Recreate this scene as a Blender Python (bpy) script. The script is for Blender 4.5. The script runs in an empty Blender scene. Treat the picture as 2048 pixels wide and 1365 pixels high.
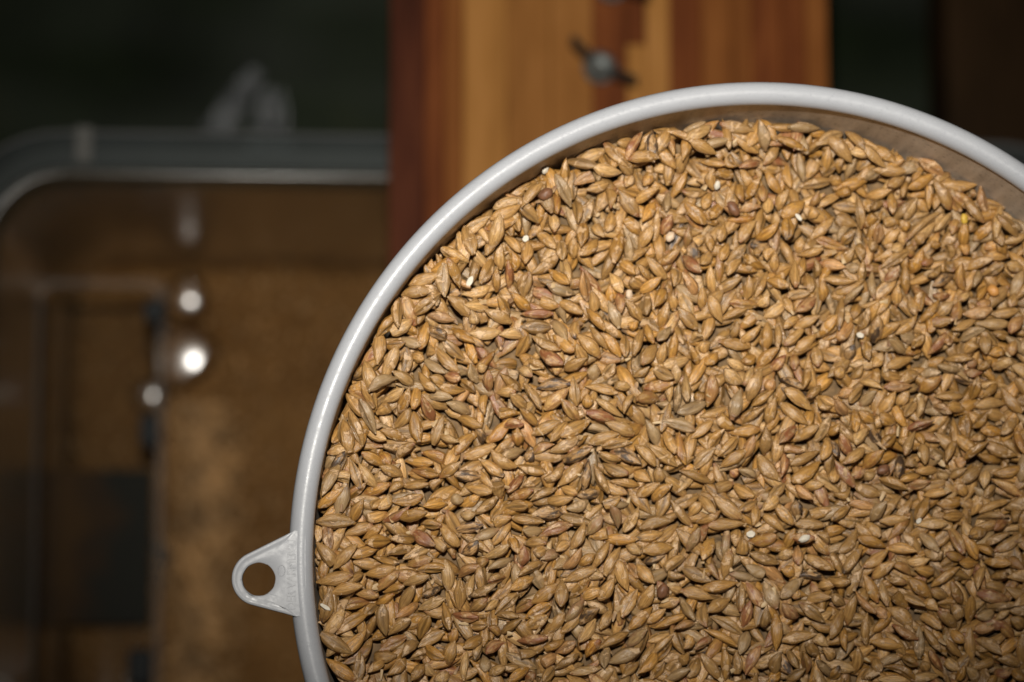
import bpy, bmesh, math, random, zlib, base64
import numpy as np
from mathutils import Vector, Matrix

# ------------------------------------------------------------------ scene, camera, light
S = bpy.context.scene
COL = S.collection
random.seed(7)
RNG = np.random.default_rng(11)
MM = 0.001
RIM = 460.0                      # height of the funnel rim above the ground, mm

# camera frame solved from the rim ellipse (X right, Y down, Z forward)
FPX = 50 / 22.2 * 2048
_n = np.array([0.07223488, -0.09825881, -1.0]); _n /= np.linalg.norm(_n)
_x = np.array([1.0, 0, 0]); _x -= _x.dot(_n) * _n; _x /= np.linalg.norm(_x)
_y = np.cross(_n, _x)
ROT = np.array([_x, _y, _n])
CEN = np.array([56.23209, 45.93602, 498.07889])
CAMP = ROT @ (-CEN)              # camera position in mm, rim centre = origin


def at(px, py, z):
    """Point of the place (mm, rim plane = 0) seen at a pixel of the 2048 px photograph, on the level z."""
    d = ROT @ np.array([(px - 1024) / FPX, (py - 682.5) / FPX, 1.0])
    return CAMP + (z - CAMP[2]) / d[2] * d


def W(p):
    return Vector((p[0] * MM, p[1] * MM, (p[2] + RIM) * MM))


cd = bpy.data.cameras.new('camera')
cam = bpy.data.objects.new('camera', cd)
COL.objects.link(cam)
S.camera = cam
cd.sensor_fit = 'HORIZONTAL'
cd.sensor_width = 22.2
cd.lens = 50
cd.clip_start = 0.02
cd.clip_end = 20
rx, ru, rb = ROT @ [1, 0, 0], ROT @ [0, -1, 0], ROT @ [0, 0, -1]
m = Matrix(((rx[0], ru[0], rb[0]), (rx[1], ru[1], rb[1]), (rx[2], ru[2], rb[2]))).to_4x4()
m.translation = W(CAMP)
cam.matrix_world = m
cd.dof.use_dof = True
cd.dof.focus_distance = 0.499
cd.dof.aperture_fstop = 5.0

w = bpy.data.worlds.new('World')
S.world = w
w.use_nodes = True
w.node_tree.nodes['Background'].inputs[0].default_value = (1.0, 0.84, 0.66, 1)
w.node_tree.nodes['Background'].inputs[1].default_value = 0.02

# the camera's own flash, above the lens
fl = bpy.data.lights.new('camera_flash', 'SPOT')
fl.shadow_soft_size = 0.008
fl.spot_size = math.radians(40.5)
fl.spot_blend = 1.0
fl.energy = 18.8
fl.color = (1.0, 0.955, 0.87)
fo = bpy.data.objects.new('camera_flash', fl)
COL.objects.link(fo)
fp = CAMP + ROT @ [-10, -104, -6]
aim = at(1120, 120, -5)
fo.location = W(fp)
fo.rotation_euler = (W(aim) - W(fp)).to_track_quat('-Z', 'Y').to_euler()

S.view_settings.view_transform = 'Standard'
S.view_settings.look = 'None'
S.view_settings.exposure = 0.0
S.view_settings.gamma = 1.0
S.cycles.max_bounces = 10
S.cycles.transparent_max_bounces = 12
S.cycles.sample_clamp_indirect = 4.0
S.cycles.use_denoising = True


# ------------------------------------------------------------------ helpers
def tag(o, label=None, cat=None, group=None, kind=None):
    if label: o['label'] = label
    if cat: o['category'] = cat
    if group: o['group'] = group
    if kind: o['kind'] = kind
    return o


def mesh_obj(name, verts, faces, mat, parent=None, smooth=True):
    """verts in mm relative to the rim centre; the object's origin stays at its parent."""
    me = bpy.data.meshes.new(name)
    if parent is not None:
        pl = parent.location
        vv = [W(v) - pl for v in verts]
    else:
        vv = [W(v) for v in verts]
    me.from_pydata(vv, [], faces)
    me.update()
    if smooth:
        me.polygons.foreach_set('use_smooth', [True] * len(me.polygons))
    me.materials.append(mat)
    o = bpy.data.objects.new(name, me)
    COL.objects.link(o)
    if parent is not None:
        o.parent = parent
    return o


def empty(name, p):
    o = bpy.data.objects.new(name, None)
    o.location = W(p)
    o.empty_display_size = 0.01
    COL.objects.link(o)
    return o


def bevel(o, wd, seg=2):
    b = o.modifiers.new('bevel', 'BEVEL')
    b.width = wd * MM
    b.segments = seg
    b.limit_method = 'ANGLE'
    return o


def box(x0, x1, y0, y1, z0, z1):
    v = [(x0, y0, z0), (x1, y0, z0), (x1, y1, z0), (x0, y1, z0), (x0, y0, z1), (x1, y0, z1), (x1, y1, z1), (x0, y1, z1)]
    f = [(0, 3, 2, 1), (4, 5, 6, 7), (0, 1, 5, 4), (1, 2, 6, 5), (2, 3, 7, 6), (3, 0, 4, 7)]
    return v, f


class Mat:
    def __init__(s, name):
        s.m = bpy.data.materials.new(name)
        s.m.use_nodes = True
        s.t = s.m.node_tree
        s.p = s.t.nodes['Principled BSDF']
        s.out = s.t.nodes['Material Output']

    def n(s, typ, **kw):
        nd = s.t.nodes.new(typ)
        for k, v in kw.items():
            if k.startswith('_'):
                setattr(nd, k[1:], v)
            else:
                nd.inputs[k.replace('__', ' ')].default_value = v
        return nd

    def l(s, a, b):
        s.t.links.new(a, b)

    def set(s, **kw):
        for k, v in kw.items():
            s.p.inputs[k.replace('__', ' ')].default_value = v
        return s

    def noise(s, scale, detail=3, vec=None, rough=.55, dist=0):
        nd = s.n('ShaderNodeTexNoise', Scale=scale, Detail=detail, Roughness=rough, Distortion=dist)
        if vec is not None: s.l(vec, nd.inputs['Vector'])
        return nd.outputs['Fac']

    def mapv(s, vec, scale=(1, 1, 1), loc=(0, 0, 0)):
        nd = s.n('ShaderNodeMapping', Scale=scale, Location=loc)
        s.l(vec, nd.inputs['Vector'])
        return nd.outputs[0]

    def ramp(s, fac, stops):
        nd = s.n('ShaderNodeValToRGB')
        s.l(fac, nd.inputs[0])
        el = nd.color_ramp.elements
        el[0].position, el[0].color = stops[0][0], (*stops[0][1], 1)
        el[1].position, el[1].color = stops[-1][0], (*stops[-1][1], 1)
        for p, c in stops[1:-1]:
            e = el.new(p)
            e.color = (*c, 1)
        return nd.outputs[0]

    def mr(s, v, a, b, c, d):
        nd = s.n('ShaderNodeMapRange')
        nd.inputs[1].default_value, nd.inputs[2].default_value = a, b
        nd.inputs[3].default_value, nd.inputs[4].default_value = c, d
        s.l(v, nd.inputs[0])
        return nd.outputs[0]

    def math(s, op, a, b=None):
        nd = s.n('ShaderNodeMath', _operation=op)
        for i, v in enumerate((a, b)):
            if v is None: continue
            if isinstance(v, (int, float)): nd.inputs[i].default_value = v
            else: s.l(v, nd.inputs[i])
        return nd.outputs[0]

    def mix(s, fac, a, b, mode='MIX'):
        nd = s.n('ShaderNodeMix', _data_type='RGBA', _blend_type=mode)
        for i, v in ((0, fac), (6, a), (7, b)):
            if isinstance(v, (int, float)): nd.inputs[i].default_value = v
            elif isinstance(v, tuple): nd.inputs[i].default_value = (*v, 1)
            else: s.l(v, nd.inputs[i])
        return nd.outputs[2]

    def bump(s, h, strength, dist):
        nd = s.n('ShaderNodeBump', Strength=strength, Distance=dist)
        s.l(h, nd.inputs['Height'])
        s.l(nd.outputs[0], s.p.inputs['Normal'])
        return s

    def obj(s):
        return s.n('ShaderNodeTexCoord').outputs['Object']


# ------------------------------------------------------------------ materials
def m_grain():
    M = Mat('barley_husk')
    tint = M.n('ShaderNodeAttribute', _attribute_name='tint').outputs['Color']
    loc = M.n('ShaderNodeAttribute', _attribute_name='loc').outputs['Vector']
    mk = M.n('ShaderNodeAttribute', _attribute_name='mark')
    sep = M.n('ShaderNodeSeparateColor')
    M.l(mk.outputs['Color'], sep.inputs[0])
    red, black, dull = sep.outputs
    streak = M.noise(1.0, 3, M.mapv(loc, (.35, 3.6, 3.6)), .6)
    fine = M.noise(1.0, 2, M.mapv(loc, (.9, 9, 9), (3, 1, 7)), .6)
    patch = M.noise(.42, 4, loc, .62, .6)
    patch2 = M.noise(.55, 3, M.mapv(loc, (.55, 1.3, 1.3), (31, 5, 9)), .6, .4)
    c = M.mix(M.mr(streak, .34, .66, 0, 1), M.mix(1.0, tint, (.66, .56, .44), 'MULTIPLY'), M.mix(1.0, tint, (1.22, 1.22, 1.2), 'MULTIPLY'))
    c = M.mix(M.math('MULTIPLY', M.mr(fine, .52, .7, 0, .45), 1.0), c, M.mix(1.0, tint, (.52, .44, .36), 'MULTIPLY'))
    # worn patches where the husk has flaked: paler, with a thin brown edge
    pale = M.mr(patch, .585, .60, 0, 1)
    edge = M.math('SUBTRACT', M.mr(patch, .565, .585, 0, 1), pale)
    c = M.mix(M.math('MULTIPLY', pale, .7), c, (.68, .45, .25))
    c = M.mix(M.math('MULTIPLY', M.math('MAXIMUM', edge, 0.0), .65), c, (.13, .06, .03))
    # grey bloom
    c = M.mix(M.math('MULTIPLY', dull, M.mr(patch2, .35, .6, .15, .85)), c, (.40, .27, .14))
    # red-brown and black stains that follow noise-edged areas
    rm = M.math('MULTIPLY', M.mr(patch2, .47, .55, 0, .85), red)
    c = M.mix(rm, c, (.23, .075, .028))
    bm = M.math('MULTIPLY', M.mr(patch2, .47, .57, 0, .92), black)
    c = M.mix(bm, c, (.045, .028, .020))
    # darker ends
    M.l(c, M.p.inputs['Base Color'])
    M.set(Roughness=.34, IOR=1.5)
    M.p.inputs['Specular IOR Level'].default_value = .75
    h = M.math('ADD', M.math('MULTIPLY', streak, .7), M.math('MULTIPLY', pale, .25))
    h = M.math('ADD', h, M.math('MULTIPLY', fine, .35))
    M.bump(h, .7, .0004)
    return M.m


def m_plastic(name, base, rough, sss, relief=1.0):
    M = Mat(name)
    o = M.obj()
    n1 = M.noise(900, 3, o)
    n2 = M.noise(60, 4, o)
    c = M.mix(M.mr(n2, .3, .7, 0, 1), tuple(v * .93 for v in base), base)
    M.l(c, M.p.inputs['Base Color'])
    M.set(Roughness=rough, IOR=1.5)
    M.p.inputs['Subsurface Weight'].default_value = sss
    M.p.inputs['Subsurface Radius'].default_value = (1.0, 1.0, 1.0)
    M.p.inputs['Subsurface Scale'].default_value = .0022
    scr = M.noise(1, 3, M.mapv(o, (700, 700, 4000)), .7)
    M.l(M.mr(M.math('ADD', M.math('MULTIPLY', n1, .5), M.math('MULTIPLY', scr, .5)), .38, .62, rough - .12, rough + .12), M.p.inputs['Roughness'])
    M.bump(M.math('ADD', n1, M.math('MULTIPLY', M.noise(2600, 2, o), .8)), .5 * relief, .00005)
    return M.m


def m_wall():
    """Thin translucent funnel wall coated with brown grain dust."""
    M = Mat('dusty_funnel_wall')
    o = M.obj()
    big = M.noise(70, 4, o)
    ver = M.noise(1, 4, M.mapv(o, (260, 260, 38)), .6)
    spk = M.noise(1100, 2, o)
    c = M.ramp(M.math('ADD', M.math('MULTIPLY', big, .45), M.math('MULTIPLY', ver, .55)),
               [(.3, (.30, .24, .175)), (.5, (.49, .40, .31)), (.7, (.70, .59, .48))])
    c = M.mix(M.mr(spk, .6, .68, 0, .5), c, (.10, .065, .04))
    M.l(c, M.p.inputs['Base Color'])
    M.set(Roughness=.5)
    M.bump(M.noise(500, 3, o), .25, .0001)
    return M.m


def m_wood(name, lo, mid, hi, seed):
    M = Mat(name)
    o = M.n('ShaderNodeNewGeometry').outputs['Position']
    g = M.noise(1, 5, M.mapv(o, (300, 14, 60), (seed * 1.7, seed, 0)), .6, 1.2)
    b = M.noise(1, 3, M.mapv(o, (70, 16, 10), (3, 5, 3)), .5, 1.0)
    v = M.math('ADD', M.math('MULTIPLY', g, .5), M.math('MULTIPLY', b, .5))
    c = M.ramp(v, [(.34, lo), (.5, mid), (.66, hi)])
    M.l(c, M.p.inputs['Base Color'])
    M.set(Roughness=.6)
    M.p.inputs['Specular IOR Level'].default_value = .05
    M.bump(g, .2, .0004)
    return M.m


def m_clear(name, tint, alpha, rough, diffuse, gloss=1.0):
    """Clear or frosted plastic: part of the light goes straight through, part is scattered, plus a surface gloss."""
    M = Mat(name)
    tr = M.n('ShaderNodeBsdfTransparent', Color=(*tint, 1))
    df = M.n('ShaderNodeBsdfDiffuse', Color=(*diffuse, 1))
    gl = M.n('ShaderNodeBsdfGlossy', Color=(1, 1, 1, 1), Roughness=rough)
    fr = M.n('ShaderNodeFresnel', IOR=1.5)
    o = M.obj()
    bp = M.n('ShaderNodeBump', Strength=.15, Distance=.0004)
    M.l(M.noise(120, 3, o), bp.inputs['Height'])
    M.l(bp.outputs[0], gl.inputs['Normal'])
    m1 = M.n('ShaderNodeMixShader', Fac=alpha)
    M.l(M.mr(M.noise(40, 3, o), .3, .7, alpha * .75, min(1, alpha * 1.25)), m1.inputs[0])
    M.l(tr.outputs[0], m1.inputs[1])
    M.l(df.outputs[0], m1.inputs[2])
    m2 = M.n('ShaderNodeMixShader')
    M.l(M.math('MULTIPLY', fr.outputs[0], gloss), m2.inputs[0])
    M.l(m1.outputs[0], m2.inputs[1])
    M.l(gl.outputs[0], m2.inputs[2])
    M.l(m2.outputs[0], M.out.inputs[0])
    return M.m


def m_plain(name, col, rough=.6, metal=0.0, scale=80, var=.35):
    M = Mat(name)
    o = M.obj()
    n = M.noise(scale, 4, o)
    c = M.mix(M.mr(n, .3, .7, 0, 1), tuple(v * (1 - var) for v in col), tuple(v * (1 + var) for v in col))
    M.l(c, M.p.inputs['Base Color'])
    M.set(Roughness=rough, Metallic=metal)
    M.bump(M.noise(scale * 6, 3, o), .2, .0003)
    return M.m


GRAIN = m_grain()
WHITE = m_plastic('white_plastic', (.40, .412, .442), .36, .15)
TABM = m_plastic('tab_plastic', (.385, .396, .425), .42, .15, .04)
WALL = m_wall()

# ------------------------------------------------------------------ funnel
WALL_Z = -2.6


def revolve(name, prof, mat, parent, seg=256, closed=False):
    vs, fs = [], []
    k = len(prof)
    for i in range(seg):
        a = 2 * math.pi * i / seg
        for r, z in prof:
            vs.append((r * math.cos(a), r * math.sin(a), z))
    for i in range(seg):
        j = (i + 1) % seg
        for q in range(k if closed else k - 1):
            p = (q + 1) % k
            fs.append((i * k + q, j * k + q, j * k + p, i * k + p))
    return mesh_obj(name, vs, fs, mat, parent)


funnel = empty('funnel', (0, 0, -250))
tag(funnel, 'large round white plastic funnel with a holed tab, heaped with malted barley', 'funnel')
rimp = []
for k in range(30):
    a = 2 * math.pi * k / 30
    # rolled bead: broad soft top, tighter inner edge
    r = 101.45 + 2.55 * math.cos(a)
    z = -2.75 + 2.75 * math.sin(a)
    rimp.append((r, z))
revolve('rim', rimp, WHITE, funnel, 320, True)
body = [(99.35, -3.0), (99.2, -5), (98.75, -12), (98.1, -20), (97.3, -28), (95, -36), (88, -46), (15.5, -122), (13.0, -128), (9.5, -250)]
outer = [(r + 1.3, z - (.6 if z < -30 and r > 14 else 0)) for r, z in reversed(body)]
outer[0] = (10.8, -250)
revolve('body', body + outer, WALL, funnel, 200, True)


def tab():
    zt, zb = -.14, -3.2
    hc = at(517.5, 1159, zt)
    hr = 33 / 9.32
    oc = at(518, 1157.5, zt)
    orr = 54 / 9.32
    pu = at(590, 1061, zt)
    pl = at(592, 1234, zt)

    def tangent(c, r, p, side):
        d = math.hypot(p[0] - c[0], p[1] - c[1])
        a0 = math.atan2(p[1] - c[1], p[0] - c[0])
        return a0 + side * math.acos(r / d)
    a1 = tangent(oc, orr, pu, 1)
    a2 = tangent(oc, orr, pl, -1)
    while a2 < a1: a2 += 2 * math.pi
    pts = [(pu[0] + 2.2, pu[1] - .5)]
    pts.append((pu[0], pu[1]))
    n = 40
    for i in range(n + 1):
        a = a1 + (a2 - a1) * i / n
        pts.append((oc[0] + orr * math.cos(a), oc[1] + orr * math.sin(a)))
    pts.append((pl[0], pl[1]))
    pts.append((pl[0] + 2.2, pl[1] + .5))
    # outer loop vs hole loop with matching count
    K = 180
    seg = [0]
    P = pts + [pts[0]]
    for i in range(len(P) - 1): seg.append(seg[-1] + math.hypot(P[i + 1][0] - P[i][0], P[i + 1][1] - P[i][1]))
    loop = []
    for k in range(K):
        s_ = seg[-1] * k / K
        i = max(j for j in range(len(seg)) if seg[j] <= s_ + 1e-9)
        i = min(i, len(P) - 2)
        t = (s_ - seg[i]) / max(1e-9, seg[i + 1] - seg[i])
        loop.append((P[i][0] * (1 - t) + P[i + 1][0] * t, P[i][1] * (1 - t) + P[i + 1][1] * t))
    # the hole has the same number of points, evenly spaced, starting opposite the outline's first point
    area = sum(loop[k][0] * loop[(k + 1) % K][1] - loop[(k + 1) % K][0] * loop[k][1] for k in range(K))
    sg = 1 if area > 0 else -1
    a0 = math.atan2(loop[0][1] - hc[1], loop[0][0] - hc[0])
    hole = []
    for k in range(K):
        a = a0 + sg * 2 * math.pi * k / K
        rr = hr * (1 + .006 * math.sin(9 * a) + (.03 if k % 61 == 7 else 0))
        hole.append((hc[0] + rr * math.cos(a), hc[1] + rr * math.sin(a)))

    def inset(w0):
        out = []
        for k in range(K):
            ax0, ay0 = loop[k - 2]
            ax1, ay1 = loop[(k + 2) % K]
            dx, dy = ax1 - ax0, ay1 - ay0
            dl = math.hypot(dx, dy)
            w_ = w0 * min(1, max(.05, (math.hypot(*loop[k]) - 102.8) / 2.4))
            out.append((loop[k][0] - sg * dy / dl * w_, loop[k][1] + sg * dx / dl * w_))
        return out
    in1 = inset(1.05)

    def lerp(t):
        return [(h[0] * (1 - t) + o[0] * t, h[1] * (1 - t) + o[1] * t) for h, o in zip(hole, in1)]
    secs = [(hole, zb), (hole, zt - .12), ([(hc[0] + (x - hc[0]) * 1.07, hc[1] + (y - hc[1]) * 1.07) for x, y in hole], zt), (lerp(.35), zt), (lerp(.7), zt), (in1, zt), (inset(.8), zt + .11), (inset(.4), zt + .13), (inset(.12), zt + .03), (loop, zt - .35), (loop, zb)]
    vs = []
    for ring, z in secs:
        for (x, y), o in zip(ring, loop):
            f_ = min(1, max(0, (math.hypot(o[0], o[1]) - 102.6) / 1.6))
            vs.append((x, y, zt + (z - zt) * f_ - .04 * (1 - f_) if z > zt else z))
    fs = []
    for q in range(len(secs) - 1):
        for k in range(K):
            j = (k + 1) % K
            fs.append((q * K + k, q * K + j, (q + 1) * K + j, (q + 1) * K + k))
    q = len(secs) - 1
    for k in range(K):
        j = (k + 1) % K
        fs.append((q * K + k, q * K + j, j, k))
    o = mesh_obj('hanging_tab', vs, fs, TABM, funnel)
    o.data.set_sharp_from_angle(angle=math.radians(50))
    bm = bmesh.new(); bm.from_mesh(o.data); bmesh.ops.recalc_face_normals(bm, faces=bm.faces[:]); bm.to_mesh(o.data); bm.free()
    return o, zt


tabo, ZT = tab()
# raised lettering moulded into the tab, reading upward
cu = bpy.data.curves.new('lettering', 'FONT')
cu.body = 'DER VARMENTI'
cu.size = 2.35 * MM
cu.space_character = .93
cu.extrude = .055 * MM
cu.bevel_depth = .02 * MM
cu.align_x = 'CENTER'
cu.align_y = 'CENTER'
tx = bpy.data.objects.new('lettering_source', cu)
COL.objects.link(tx)
bpy.context.view_layer.update()
tme = bpy.data.meshes.new_from_object(tx.evaluated_get(bpy.context.evaluated_depsgraph_get()))
bpy.data.objects.remove(tx)
p0 = at(583.5, 1149, ZT + .04)
tme.name = 'lettering'
tme.materials.clear()
tme.materials.append(TABM)
lo = bpy.data.objects.new('lettering', tme)
COL.objects.link(lo)
lo.parent = tabo
lo.matrix_parent_inverse = Matrix()
lo.location = W(p0) - funnel.location
ws = .0148 / max(1e-6, max(v.co.x for v in tme.vertices) - min(v.co.x for v in tme.vertices))
lo.scale = (ws, 1.12, 1)
lo.rotation_euler = (0, 0, math.pi / 2)
# small oval mould mark beside the hole
vs, fs = [], []
mc = at(563, 1142, ZT)
for i in range(36):
    a = 2 * math.pi * i / 36
    for j in range(8):
        b = 2 * math.pi * j / 8
        vs.append((mc[0] + (.75 + .08 * math.cos(b)) * math.cos(a), mc[1] + (1.15 + .08 * math.cos(b)) * math.sin(a), ZT + .08 * math.sin(b)))
for i in range(36):
    for j in range(8):
        fs.append((i * 8 + j, ((i + 1) % 36) * 8 + j, ((i + 1) % 36) * 8 + (j + 1) % 8, i * 8 + (j + 1) % 8))
mm_ = mesh_obj('mould_mark', vs, fs, WHITE, None)
mm_.parent = tabo
mm_.location = -funnel.location

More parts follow.
